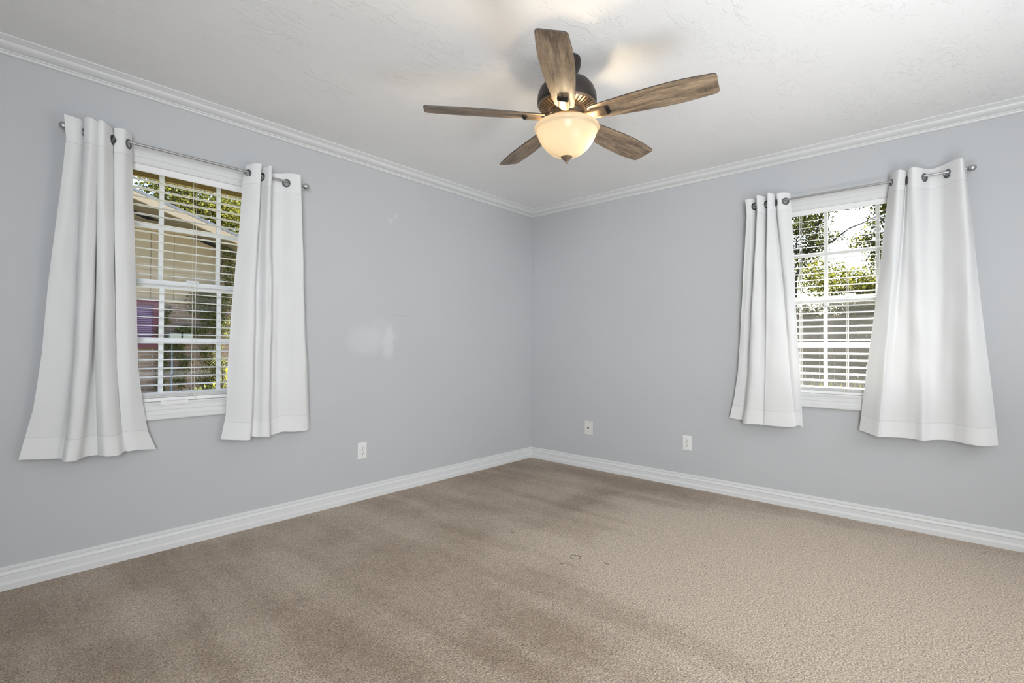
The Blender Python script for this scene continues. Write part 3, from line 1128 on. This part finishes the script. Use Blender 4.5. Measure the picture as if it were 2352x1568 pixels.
# ------------------------------------------------------------------ wall plates
def plate_shape(mb, w, s, z, hw=0.035, hh=0.0575, d0=0.0, d1=0.0055):
    P = FR[w]
    k = 0.0035
    vs = []
    for dd, i in ((d0, 0.0), (d1 * 0.45, 0.0), (d1, k)):
        for a, b in ((-1, -1), (1, -1), (1, 1), (-1, 1)):
            vs.append(P(s + a * (hw - i), dd, z + b * (hh - i)))
    fs = [(3, 2, 1, 0), (8, 9, 10, 11)]
    for r_ in (0, 4):
        for i in range(4):
            j = (i + 1) % 4
            fs.append((r_ + i, r_ + j, r_ + 4 + j, r_ + 4 + i))
    mb.add(vs, fs)


def disc(mb, w, s, z, r, d0, d1, n=16, cut=None):
    P = FR[w]
    poly = []
    for k in range(n):
        a = 2 * PI * k / n
        x, y = r * math.cos(a), r * math.sin(a)
        if cut:
            y = max(-cut, min(cut, y))
        poly.append((x, y))
    mb.prism(poly, lambda u, v, d: P(s + u, d, z + v), d0, d1)


def outlet(w, s, z, label):
    root = thing('wall_outlet', FR[w](s, 0, z), label, 'outlet', 'white duplex outlets low on the walls')
    mb = MB()
    plate_shape(mb, w, s, z)
    mb.build('cover_plate', M_PLATE, root)
    for dz in (0.0195, -0.0195):
        mb = MB()
        disc(mb, w, s, z + dz, 0.0172, 0.004, 0.0072, 24, 0.0142)
        rc = mb.build('receptacle', M_PLATE, root)
        mb = MB()
        wbox(mb, w, s - 0.0078, s - 0.0052, 0.0065, 0.0076, z + dz - 0.001, z + dz + 0.008)
        wbox(mb, w, s + 0.0052, s + 0.0078, 0.0065, 0.0076, z + dz - 0.0003, z + dz + 0.0075)
        disc(mb, w, s, z + dz - 0.0075, 0.0026, 0.0065, 0.0076, 12)
        mb.build('slot', M_SLOT, rc)
    mb = MB()
    disc(mb, w, s, z, 0.003, 0.005, 0.0066, 12)
    mb.build('screw', M_SCREW, root)


outlet('L', -1.895, 0.348, 'white duplex wall outlet on the left wall above the baseboard')
outlet('R', -1.585, 0.345, 'white duplex wall outlet on the right wall, below the narrow curtain')
root = thing('cable_plate', PR(-0.675, 0, 0.363), 'ivory wall plate with one cable jack, on the right wall near the corner', 'wall plate')
mb = MB()
plate_shape(mb, 'R', -0.675, 0.363, 0.0415, 0.0615)
mb.build('cover_plate', M_IVORY, root)
mb = MB()
disc(mb, 'R', -0.675, 0.363, 0.0075, 0.005, 0.0085, 6)
disc(mb, 'R', -0.675, 0.363, 0.0048, 0.008, 0.016, 14)
mb.build('cable_jack', simple('dark_brass_jack', (0.06, 0.055, 0.05), 0.4, 0.6), root)
for dz in (0.042, -0.042):
    mb = MB()
    disc(mb, 'R', -0.675, 0.363 + dz, 0.003, 0.005, 0.0066, 12)
    mb.build('screw', M_SCREW, root)

# ------------------------------------------------------------------ ceiling fan
FX, FY = -1.953, -1.809
fan = thing('ceiling_fan', (FX, FY, H), 'five-blade ceiling fan with weathered wood blades and lit amber glass bowl', 'ceiling fan')
cz = (FX, FY, 0)
MB().lathe([(0.0, 2.439), (0.064, 2.439), (0.066, 2.432), (0.066, 2.418), (0.063, 2.404), (0.055, 2.386), (0.040, 2.372), (0.020, 2.366), (0.0, 2.366)], cz).build('canopy', M_BRONZE, fan)
MB().lathe([(0.0, 2.375), (0.012, 2.375), (0.012, 2.36), (0.020, 2.356), (0.022, 2.34), (0.0, 2.338)], cz, 24).build('downrod', M_BRONZE, fan)
hous = MB().lathe([(0.0, 2.347), (0.045, 2.346), (0.080, 2.338), (0.108, 2.320), (0.127, 2.296), (0.137, 2.268), (0.139, 2.240), (0.1375, 2.226), (0.134, 2.222), (0.128, 2.2275), (0.0, 2.2275)], cz, 64).build('motor_housing', M_BRONZE, fan)
# slotted ring under the motor
mb = MB()
rr = [0.1355, 0.1285, 0.088, 0.078]
zz = [2.2225, 2.2140, 2.2010, 2.1975]
NS = 40
for k in range(NS):
    for part, (a0, a1) in enumerate(((0.0, 0.46), (0.46, 1.0))):
        t0, t1 = 2 * PI * (k + a0) / NS, 2 * PI * (k + a1) / NS
        for j in range(3):
            if part == 1 and j == 1:
                continue
            vs = []
            for t in (t0, t1):
                for q in (j, j + 1):
                    for h in (0.0, 0.003):
                        vs.append((FX + rr[q] * math.cos(t), FY + rr[q] * math.sin(t), zz[q] + h))
            mb.add(vs, [(0, 2, 6, 4), (1, 5, 7, 3), (0, 1, 3, 2), (4, 6, 7, 5), (0, 4, 5, 1), (2, 3, 7, 6)])
mb.lathe([(r, z + 0.0045) for r, z in zip(rr, zz)], cz, 64)
mb.build('vent_ring', M_BRONZE2, fan, fix=False)
mb = MB().lathe([(0.0, 2.226), (0.077, 2.226), (0.077, 2.197), (0.072, 2.1955), (0.072, 2.176), (0.066, 2.174), (0.0, 2.174)], cz, 48)
for k in range(10):
    a = 2 * PI * k / 10 + 0.2
    mb.tube([(FX + 0.0735 * math.cos(a), FY + 0.0735 * math.sin(a), 2.1955), (FX + 0.0735 * math.cos(a), FY + 0.0735 * math.sin(a), 2.176)], 0.0022, 8)
mb.build('flywheel', M_BRONZE2, fan)
MB().lathe([(0.0, 2.1745), (0.060, 2.1745), (0.084, 2.169), (0.087, 2.160), (0.080, 2.150), (0.050, 2.143), (0.012, 2.140), (0.006, 2.135), (0.006, 1.978), (0.0, 1.978)], cz, 48).build('light_fitter', M_BRONZE2, fan)
bowl = MB().lathe([(0.1380, 2.1275), (0.1420, 2.1285), (0.1495, 2.1215), (0.1515, 2.1130), (0.1490, 2.1060), (0.1430, 2.1015), (0.1405, 2.0960), (0.1370, 2.0850), (0.1290, 2.0650),
                   (0.1165, 2.0440), (0.0990, 2.0220), (0.0770, 2.0020), (0.0500, 1.9880), (0.0220, 1.9815), (0.0070, 1.9805)], cz, 64).build('glass_bowl', M_BOWL, fan)
MB().lathe([(0.0, 1.9835), (0.0255, 1.9830), (0.0270, 1.9800), (0.0230, 1.9745), (0.0150, 1.9690), (0.0085, 1.9640), (0.0062, 1.9600), (0.0072, 1.9570), (0.0052, 1.9520), (0.0, 1.9510)], cz, 32).build('finial', M_BRONZE2, fan)


def blade_mesh():
    """Blade lies along local x, underside down; local origin on the fan axis at blade height."""
    xs = np.linspace(0.108, 0.662, 40)
    L0, L1 = 0.108, 0.662

    def half(x):
        t = (x - L0) / (L1 - L0)
        wv = 0.043 + 0.0275 * math.sin(min(1.0, t / 0.70) * PI / 2) ** 1.1
        if t > 0.70:
            wv -= 0.012 * ((t - 0.70) / 0.30) ** 1.5
        r0 = 0.022
        if x - L0 < r0:
            wv -= r0 - math.sqrt(max(0, r0 * r0 - (r0 - (x - L0)) ** 2))
        r1 = 0.016
        if L1 - x < r1:
            wv -= r1 - math.sqrt(max(0, r1 * r1 - (r1 - (L1 - x)) ** 2))
        return wv
    xs = np.concatenate([L0 + 0.022 * (1 - np.cos(np.linspace(0, PI / 2, 9)))[:-1], np.linspace(L0 + 0.022, L1 - 0.016, 30)[:-1], L1 - 0.016 + 0.016 * np.sin(np.linspace(0, PI / 2, 9))])
    outl = [(x, half(x)) for x in xs] + [(x, -half(x)) for x in reversed(xs)]
    return outl


OUT = blade_mesh()
PITCH = R(12.5)
BZ = 2.163
proto = {}
for k in range(5):
    ang = R(138.6 + 72 * k)
    rot = Euler((0, 0, ang)).to_matrix() @ Matrix.Rotation(-PITCH, 3, 'X')
    if k == 0:
        mb = MB()
        mb.prism(OUT, lambda u, v, h: (u, v, h), 0.0, 0.0058)
        bl = mb.build('blade', M_WOOD, fan, local=True, bevel=0.0014)
        bl.data.materials.append(simple('dark_blade_edge', (0.05, 0.035, 0.026), 0.5))
        for f in bl.data.polygons:
            if abs(f.normal.z) < 0.8:
                f.material_index = 1
        # arm: curved neck from the flywheel, then a ribbed channel under the blade root
        mb = MB()
        path = [(0.066, 0, 0.020), (0.080, 0, 0.016), (0.092, 0, 0.004), (0.104, 0, -0.006), (0.118, 0, -0.009), (0.135, 0, -0.007)]
        hw = [0.013, 0.012, 0.012, 0.015, 0.021, 0.0235]
        vs, fs = [], []
        for (x, y, z), h in zip(path, hw):
            vs += [(x, -h, z - 0.0015), (x, -h * 0.55, z - 0.005), (x, h * 0.55, z - 0.005), (x, h, z - 0.0015), (x, h, z + 0.003), (x, -h, z + 0.003)]
        for i in range(len(path) - 1):
            for j in range(6):
                fs.append((i * 6 + j, i * 6 + (j + 1) % 6, (i + 1) * 6 + (j + 1) % 6, (i + 1) * 6 + j))
        fs += [(5, 4, 3, 2, 1, 0), tuple(range((len(path) - 1) * 6, len(path) * 6))]
        mb.add(vs, fs)
        prof = [(-0.0255, -0.0002), (-0.0255, -0.0065), (-0.0205, -0.0125), (-0.0125, -0.0145), (0.0125, -0.0145), (0.0205, -0.0125), (0.0255, -0.0065), (0.0255, -0.0002)]
        mb.prism(prof, lambda u, v, x: (x, u, v), 0.126, 0.196)
        ar = mb.build('blade_arm', M_BRONZE2, fan, local=True)
        mb = MB()
        for q, x in enumerate((0.196, 0.200, 0.204, 0.208)):
            mb.prism([(u * (1.0 - 0.035 * q), v * (1.12 - 0.13 * q)) for u, v in prof], lambda u, v, x_: (x_ - 55 * u * u * 0.14, u, v), x - 0.001, x + 0.004)
        tip = mb.build('arm_tip', M_BRONZE, ar, local=True)
    else:
        bl = proto['b'].copy()
        ar = proto['a'].copy()
        tip = proto['t'].copy()
        C.objects.link(bl)
        C.objects.link(ar)
        C.objects.link(tip)
        bl.parent = ar.parent = fan
        tip.parent = ar
    proto.setdefault('b', bl)
    proto.setdefault('a', ar)
    proto.setdefault('t', tip)
    for o in (bl, ar):
        o.location = (0, 0, BZ - H)
        o.rotation_euler = rot.to_euler()
for dx, dy, zb, en in ((0.055, -0.062, 2.064, 4.2), (-0.030, 0.030, 2.106, 4.3)):
    light('fan_bulb', 'POINT', (FX + dx, FY + dy, zb), energy=en, shadow_soft_size=0.022, color=(1.0, 0.80, 0.52))


# ------------------------------------------------------------------ outdoors
def leaves(blobs, n, size, seed, squash=0.5):
    """Cloud of small pointed leaves scattered through ellipsoids (cx, cy, cz, rx, ry, rz)."""
    g = np.random.default_rng(seed)
    vol = np.array([b[3] * b[4] * b[5] for b in blobs]) ** 0.75
    cnt = g.multinomial(n, vol / vol.sum())
    pts = []
    for b, k in zip(blobs, cnt):
        d = g.normal(size=(k, 3))
        d /= np.linalg.norm(d, axis=1)[:, None]
        rad = g.random(k) ** 0.45
        pts.append(np.array(b[:3]) + d * rad[:, None] * np.array(b[3:6]))
    p = np.concatenate(pts)
    k = len(p)
    a = g.normal(size=(k, 3))
    a /= np.linalg.norm(a, axis=1)[:, None]
    b = np.cross(a, g.normal(size=(k, 3)))
    b /= np.linalg.norm(b, axis=1)[:, None]
    s = size * (0.6 + 0.8 * g.random(k))[:, None]
    v = np.stack([p + a * s, p + b * s * squash, p - a * s, p - b * s * squash], 1).reshape(-1, 3)
    f = np.arange(4 * k).reshape(-1, 4)
    mb = MB()
    mb.v = v.tolist()
    mb.f = f.tolist()
    mb.sm = [False] * k
    return mb


M_BARK = simple('grey_brown_bark', (0.055, 0.043, 0.034), 0.9, noise=0.4, nscale=12)
M_LEAF1 = leaf_mat('oak_leaves', (0.020, 0.026, 0.009), (0.085, 0.090, 0.022))
M_LEAF2 = leaf_mat('yellow_green_leaves', (0.034, 0.042, 0.010), (0.150, 0.145, 0.028))
M_LEAF3 = leaf_mat('dark_shrub_leaves', (0.016, 0.019, 0.009), (0.055, 0.057, 0.024))
M_VINE = leaf_mat('vine_leaves', (0.045, 0.055, 0.020), (0.190, 0.195, 0.070), 0.25)
M_YEL = leaf_mat('yellow_plant_leaves', (0.75, 0.62, 0.04), (0.70, 0.75, 0.10), 0.35)
M_LAWN = leaf_mat('low_green_plants', (0.040, 0.052, 0.016), (0.135, 0.150, 0.048), 0.3)

struct(MB().box((-30, -30, -0.5), (40, 40, -0.14)).build('ground', M_EARTH, origin=(0, 0, -0.14)), 'grassy ground outside the windows', 'ground')
# own eave over the left window
M_SOFFIT = simple('tan_soffit', (0.33, 0.235, 0.075), 0.6)
mb = MB()
mb.box((-6.0, TH + 0.001, 2.30), (1.0, 0.76, 2.34))
mb.box((-6.0, 0.74, 2.175), (1.0, 0.77, 2.34))
struct(mb.build('trim_3', M_SOFFIT), 'tan eave soffit outside the top of the left window', 'soffit')

mb = MB()
mb.box((TH + 0.001, -6.0, 2.34), (0.62, 0.15, 2.38))
mb.box((0.60, -6.0, 2.19), (0.63, 0.15, 2.38))
struct(mb.build('trim_4', M_SOFFIT), 'tan eave soffit above the outside of the right window', 'soffit')

# neighbouring house
NY = 6.0
house = thing('neighbor_house', (-4.4, NY, -0.14), 'tan and brick house with a gable roof outside the left window', 'house')
HX0, HX1, RX = -8.2, -0.35, -4.46
MB().box((HX0, NY, -0.14), (HX1, NY + 4.5, 1.775)).build('brick_wall', M_BRICK, house)
MB().prism([(HX0, 1.775), (HX1, 1.775), (HX1, 2.53), (RX, 3.80), (HX0, 2.65)], lambda u, v, y: (u, y, v), NY + 0.02, NY + 4.48).build('siding_wall', M_SIDING, house)
MB().box((HX0, NY - 0.02, 1.755), (HX1, NY + 0.03, 1.80)).build('water_table', simple('tan_trim', (0.50, 0.41, 0.27), 0.6), house)
M_SHING = simple('grey_shingle', (0.20, 0.21, 0.23), 0.85, noise=0.3, nscale=18)
M_FASC = simple('cream_fascia', (0.40, 0.315, 0.215), 0.55)
M_SHADE = simple('brown_soffit_shade', (0.16, 0.13, 0.09), 0.8)
sl = 0.308
for sg in (1, -1):
    e = RX + sg * (HX1 - RX + 0.30)
    ze = 3.965 - abs(sl) * (abs(HX1 - RX) + 0.30)
    mb = MB()
    mb.prism([(RX, 3.965), (e, ze), (e, ze + 0.05), (RX, 4.01)], lambda u, v, y: (u, y, v), NY - 0.55, NY + 5.0)
    mb.build('roof', M_SHING, house)
    mb = MB()
    mb.prism([(RX, 3.97), (e, ze + 0.005), (e, ze - 0.105), (RX, 3.865)], lambda u, v, y: (u, y, v), NY - 0.55, NY - 0.51)
    mb.build('fascia', M_FASC, house)
    mb = MB()
    mb.prism([(RX, 3.875), (e, ze - 0.095), (e, ze - 0.115), (RX, 3.855)], lambda u, v, y: (u, y, v), NY - 0.51, NY)
    mb.build('soffit', M_SHADE, house)
MB().box((-8.2, NY - 0.03, 2.84), (-0.95, NY + 0.03, 2.91)).build('gable_band', M_FASC, house)
MB().box((-8.2, NY - 0.03, 2.91), (-1.15, NY + 0.025, 2.99)).build('gable_shade', M_SHADE, house)  # dark strip standing in for the shade under the roof overhang
# shutter with frame and louvres
mb = MB()
for a, b in (((-2.24, 1.05), (-2.16, 1.775)), ((-1.79, 1.05), (-1.715, 1.775)), ((-2.16, 1.05), (-1.79, 1.115)), ((-2.16, 1.70), (-1.79, 1.775))):
    mb.box((a[0], NY - 0.05, a[1]), (b[0], NY + 0.01, b[1]))
sh = mb.build('shutter', simple('burgundy_shutter', (0.105, 0.022, 0.034), 0.5), house)
mb = MB()
z = 1.125
while z < 1.69:
    mb.prism([(NY - 0.042, z), (NY - 0.040, z + 0.004), (NY - 0.012, z + 0.030), (NY - 0.014, z + 0.026)], lambda u, v, x: (x, u, v), -2.16, -1.79)
    z += 0.0275
mb.box((-2.16, NY - 0.010, 1.11), (-1.79, NY + 0.005, 1.705))
mb.build('louvres', simple('mauve_louvre', (0.27, 0.17, 0.26), 0.5), sh)
MB().tube([(-1.535, NY - 0.03, -0.1), (-1.535, NY - 0.03, 1.15)], 0.014, 8).build('pipe', simple('blue_grey_pipe', (0.35, 0.42, 0.52), 0.5), house)
mb = MB().box((-1.60, NY - 0.17, 1.13), (-1.45, NY - 0.001, 1.275))
mb.box((-1.425, NY - 0.17, 1.13), (-1.29, NY - 0.001, 1.275))
mb.build('meter_box', simple('pale_green_box', (0.36, 0.38, 0.32), 0.6), house)


def vine(blobs, n, label, seed, stems):
    root = thing('climbing_vine', (blobs[0][0], blobs[0][1], -0.14), label, 'vine', 'vines on the brick house')
    leaves(blobs, n, 0.018, seed, 0.6).build('foliage', M_VINE, root, fix=False)
    mb = MB()
    for st in stems:
        mb.tube(st, 0.008, 6)
    mb.build('stem', M_BARK, root)


g = random.Random(11)
bl = []
for k in range(26):
    t = k / 25
    zc = 0.2 + 1.75 * t
    wd = 0.14 + 0.10 * math.sin(t * 9) + 0.08 * t
    bl.append((-0.98 + g.uniform(-0.14, 0.14), NY - 0.10, zc, wd, 0.09, 0.14))
for k in range(12):
    bl.append((-0.80 + g.uniform(-0.05, 0.10), NY - 0.12, 1.8 + k * 0.10, 0.13, 0.10, 0.12))
vine(bl, 6000, 'tall green vine climbing the right end of the brick house', 21, [[(-1.0, NY - 0.03, -0.14), (-0.97, NY - 0.03, 0.9), (-0.9, NY - 0.03, 2.0), (-0.8, NY - 0.03, 2.8)]])
bl = [(-1.66 + g.uniform(-0.05, 0.05), NY - 0.06, 0.2 + 0.09 * k, 0.07, 0.05, 0.09) for k in range(17)] + [(-1.45 + 0.09 * k, NY - 0.10, 1.34 + 0.02 * math.sin(k * 2), 0.09, 0.08, 0.06) for k in range(5)] \
    + [(-1.40 + g.uniform(-.08, .08), NY - 0.08, 0.5 + 0.11 * k, 0.09, 0.07, 0.10) for k in range(8)]
vine(bl, 2600, 'thin green vine beside the burgundy shutter, around the pale green box', 22, [[(-1.66, NY - 0.02, -0.14), (-1.65, NY - 0.02, 0.9), (-1.45, NY - 0.02, 1.3), (-1.1, NY - 0.02, 1.33)]])
bl = [(-3.4 + 0.28 * k, NY - 0.35 + g.uniform(-0.1, 0.1), 0.12 + g.uniform(-0.05, 0.08), 0.25, 0.25, 0.30) for k in range(13)]
sb = leaves(bl, 9000, 0.024, 23, 0.45).build('low_shrub', M_LAWN, fix=False)
tag(sb, 'low green shrubs along the foot of the brick house', 'shrub', kind='stuff')
# yellow-leaved plant
root = thing('yellow_leaf_plant', (-1.16, NY - 1.05, -0.14), 'yellow-leaved plant in front of the brick house', 'plant')
mb = MB()
g = random.Random(5)
for k in range(26):
    a = g.uniform(0, 2 * PI)
    el = g.uniform(0.5, 1.3)
    ln = g.uniform(0.10, 0.20)
    b0 = Vector((-1.16 + g.uniform(-0.10, 0.30), NY - 1.05 + g.uniform(-0.08, 0.08), g.uniform(0.15, 0.75)))
    d = Vector((math.cos(a) * math.cos(el), math.sin(a) * math.cos(el), math.sin(el)))
    s = d.cross(Vector((0, 0, 1))).normalized() * 0.016
    mid = b0 + d * ln * 0.5 + Vector((0, 0, 0.02))
    tip = b0 + d * ln + Vector((0, 0, -0.02))
    mb.add([b0, mid - s, tip, mid + s], [(0, 1, 2, 3)])
mb.build('leaves', M_YEL, root, fix=False)
mb = MB()
for dx in (0.0, 0.12, 0.22):
    mb.tube([(-1.16 + dx, NY - 1.05, -0.14), (-1.15 + dx, NY - 1.05, 0.75)], 0.008, 6)
mb.build('stem', M_BARK, root)


def tree(loc, blobs, n, size, material, label, trunk, seed, group):
    root = thing('tree', loc, label, 'tree', group)
    leaves(blobs, n, size, seed).build('crown', material, root, fix=False)
    mb = MB()
    for pts, rads in trunk:
        mb.tube(pts, rads, 8)
    mb.build('trunk', M_BARK, root)


def limb(p0, p1, r0, r1, rnd, n=6, wob=0.12):
    p0, p1 = Vector(p0), Vector(p1)
    pts, rads = [], []
    for i in range(n + 1):
        t = i / n
        w_ = wob * math.sin(PI * t)
        pts.append(p0.lerp(p1, t) + Vector((rnd.uniform(-w_, w_), rnd.uniform(-w_, w_), rnd.uniform(-w_, w_) * 0.5)))
        rads.append(r0 + (r1 - r0) * t)
    return pts, rads


rn = random.Random(8)
# trees behind the neighbouring house (left window)
for x, y, zc, r_, seed, lb in ((-3.2, 13.5, 5.6, 2.0, 31, 'leafy tree behind the gable roof, left of the roof slope'),
                               (0.6, 13.0, 4.6, 2.2, 32, 'leafy tree rising past the low end of the gable roof')):
    bl = [(x + rn.uniform(-1.5, 1.5), y + rn.uniform(-0.8, 0.8), zc + rn.uniform(-1.8, 1.6), rn.uniform(0.5, 0.95), 0.7, rn.uniform(0.4, 0.8)) for _ in range(24)]
    tree((x, y, -0.14), bl, 24000, 0.045, M_LEAF2, lb, [limb((x, y, -0.14), (x, y, zc + 1), 0.18, 0.05, rn)], seed, 'trees outside the left window')
# trees behind the fence (right window)
tr = [limb((13.2, 0.55, -0.14), (13.0, 0.45, 3.1), 0.08, 0.055, rn), limb((13.0, 0.45, 3.1), (12.6, -0.5, 5.6), 0.04, 0.015, rn), limb((13.0, 0.45, 3.1), (13.2, 1.1, 5.6), 0.055, 0.02, rn),
      limb((12.9, 0.15, 3.9), (12.4, -1.6, 4.6), 0.035, 0.012, rn), limb((12.8, -0.1, 4.6), (12.6, -1.5, 5.9), 0.03, 0.010, rn), limb((13.0, 0.5, 3.4), (12.7, 0.0, 5.2), 0.03, 0.010, rn), limb((12.7, -0.3, 5.0), (12.5, 0.4, 5.9), 0.025, 0.01, rn)]
bl = [(13 + rn.uniform(-0.8, 0.8), rn.uniform(-0.35, 2.4), rn.uniform(3.4, 6.2), 0.42, 0.42, 0.32) for _ in range(40)] + [(12.7, -0.25, 4.75, 0.4, 0.35, 0.3), (12.7, -0.50, 4.25, 0.4, 0.35, 0.25), (12.8, -0.15, 4.1, 0.4, 0.4, 0.3), (12.7, -0.45, 5.1, 0.4, 0.35, 0.2), (12.6, -1.15, 5.05, 0.4, 0.4, 0.15)] + [(12.7, rn.uniform(-1.9, -0.2), rn.uniform(5.05, 6.0), 0.34, 0.34, 0.22) for _ in range(12)]
tree((13.2, 0.55, -0.14), bl, 17000, 0.040, M_LEAF1, 'open crooked tree with bare dark branches against the sky, left in the right window', tr, 41, 'trees outside the right window')
bl = [(12.6 + rn.uniform(-0.7, 0.7), -3.1 + rn.uniform(-1.5, 1.4), rn.uniform(2.2, 5.6), 0.55, 0.55, 0.45) for _ in range(36)] + [(12.6, -1.75, 4.9, 0.4, 0.35, 0.4), (12.5, -1.55, 4.4, 0.4, 0.35, 0.35), (12.4, -1.30, 3.95, 0.4, 0.4, 0.3), (12.4, -1.75, 3.9, 0.4, 0.5, 0.5)]
tree((12.6, -3.1, -0.14), bl, 30000, 0.040, M_LEAF2, 'dense yellow-green tree on the right side of the right window', [limb((12.6, -3.1, -0.14), (12.6, -3.0, 4.5), 0.14, 0.05, rn), limb((12.6, -3.0, 3.0), (11.9, -1.6, 4.6), 0.05, 0.015, rn)], 42, 'trees outside the right window')
bl = [(15 + rn.uniform(-0.8, 0.8), -0.6 + rn.uniform(-3.4, 3.4), rn.uniform(1.4, 3.95), 0.75, 0.75, 0.42) for _ in range(60)]
tree((15, -0.6, -0.14), bl, 40000, 0.045, M_LEAF2, 'broad low tree behind the fence, under the open sky gap', [limb((15, -0.6, -0.14), (15, -0.6, 3), 0.15, 0.06, rn)], 43, 'trees outside the right window')
bl = [(10.2 + rn.uniform(-0.3, 0.3), -0.6 + rn.uniform(-4.0, 4.0), rn.uniform(0.6, 2.25), 0.5, 0.6, 0.35) for _ in range(44)]
root = thing('hedge', (10.2, -0.6, -0.14), 'dark hedge just behind the top of the wood fence', 'hedge')
leaves(bl, 20000, 0.042, 44).build('foliage', M_LEAF3, root, fix=False)
for k in range(9):
    MB().tube([(10.2, -4.2 + k * 0.9, -0.14), (10.2, -4.2 + k * 0.9, 1.4)], 0.03, 6).build('stem', M_BARK, root)

# wood fence
M_FENCE = simple('weathered_fence_wood', (0.115, 0.09, 0.072), 0.85, noise=0.35, nscale=7)
fence = thing('wood_fence', (9.0, -0.6, -0.14), 'weathered brown board fence outside the right window', 'fence')
mb = MB()
g = random.Random(2)
y = -6.0
while y < 4.6:
    zt = 1.80 + g.uniform(-0.03, 0.03)
    mb.box((9.0 + g.uniform(-0.004, 0.004), y, -0.12), (9.02, y + 0.135, zt))
    y += 0.142
mb.build('boards', M_FENCE, fence)
for z in (0.25, 1.45):
    MB().box((9.021, -6.0, z), (9.06, 4.6, z + 0.09)).build('rail', M_FENCE, fence)
for y in (-5.5, -3.1, -0.7, 1.7, 4.1):
    MB().box((9.06, y, -0.14), (9.15, y + 0.09, 1.7)).build('post', M_FENCE, fence)
g = random.Random(9)
for k, y in enumerate((-0.55, -0.78, -0.98, -1.16, -1.30, -1.55, -1.70, -1.86)):
    mb = MB()
    for q in range(7):
        x0, y0 = 8.75 + g.uniform(-0.05, 0.05), y + g.uniform(-0.03, 0.03)
        hgt = g.uniform(0.35, 0.66)
        tip = (x0 + g.uniform(-0.08, 0.08), y0 + g.uniform(-0.05, 0.05), -0.14 + hgt)
        mid = (x0 + g.uniform(-0.02, 0.02), y0, -0.14 + hgt * 0.6)
        mb.add([(x0, y0 - 0.010, -0.14), (x0, y0 + 0.010, -0.14), (mid[0], mid[1] + 0.008, mid[2]), tip, (mid[0], mid[1] - 0.008, mid[2])], [(0, 1, 2, 3, 4)])
    o = mb.build('grass_tuft', M_YEL, fix=False)
    tag(o, 'tuft of tall yellow-green grass at the foot of the wood fence', 'grass', 'grass tufts along the fence')
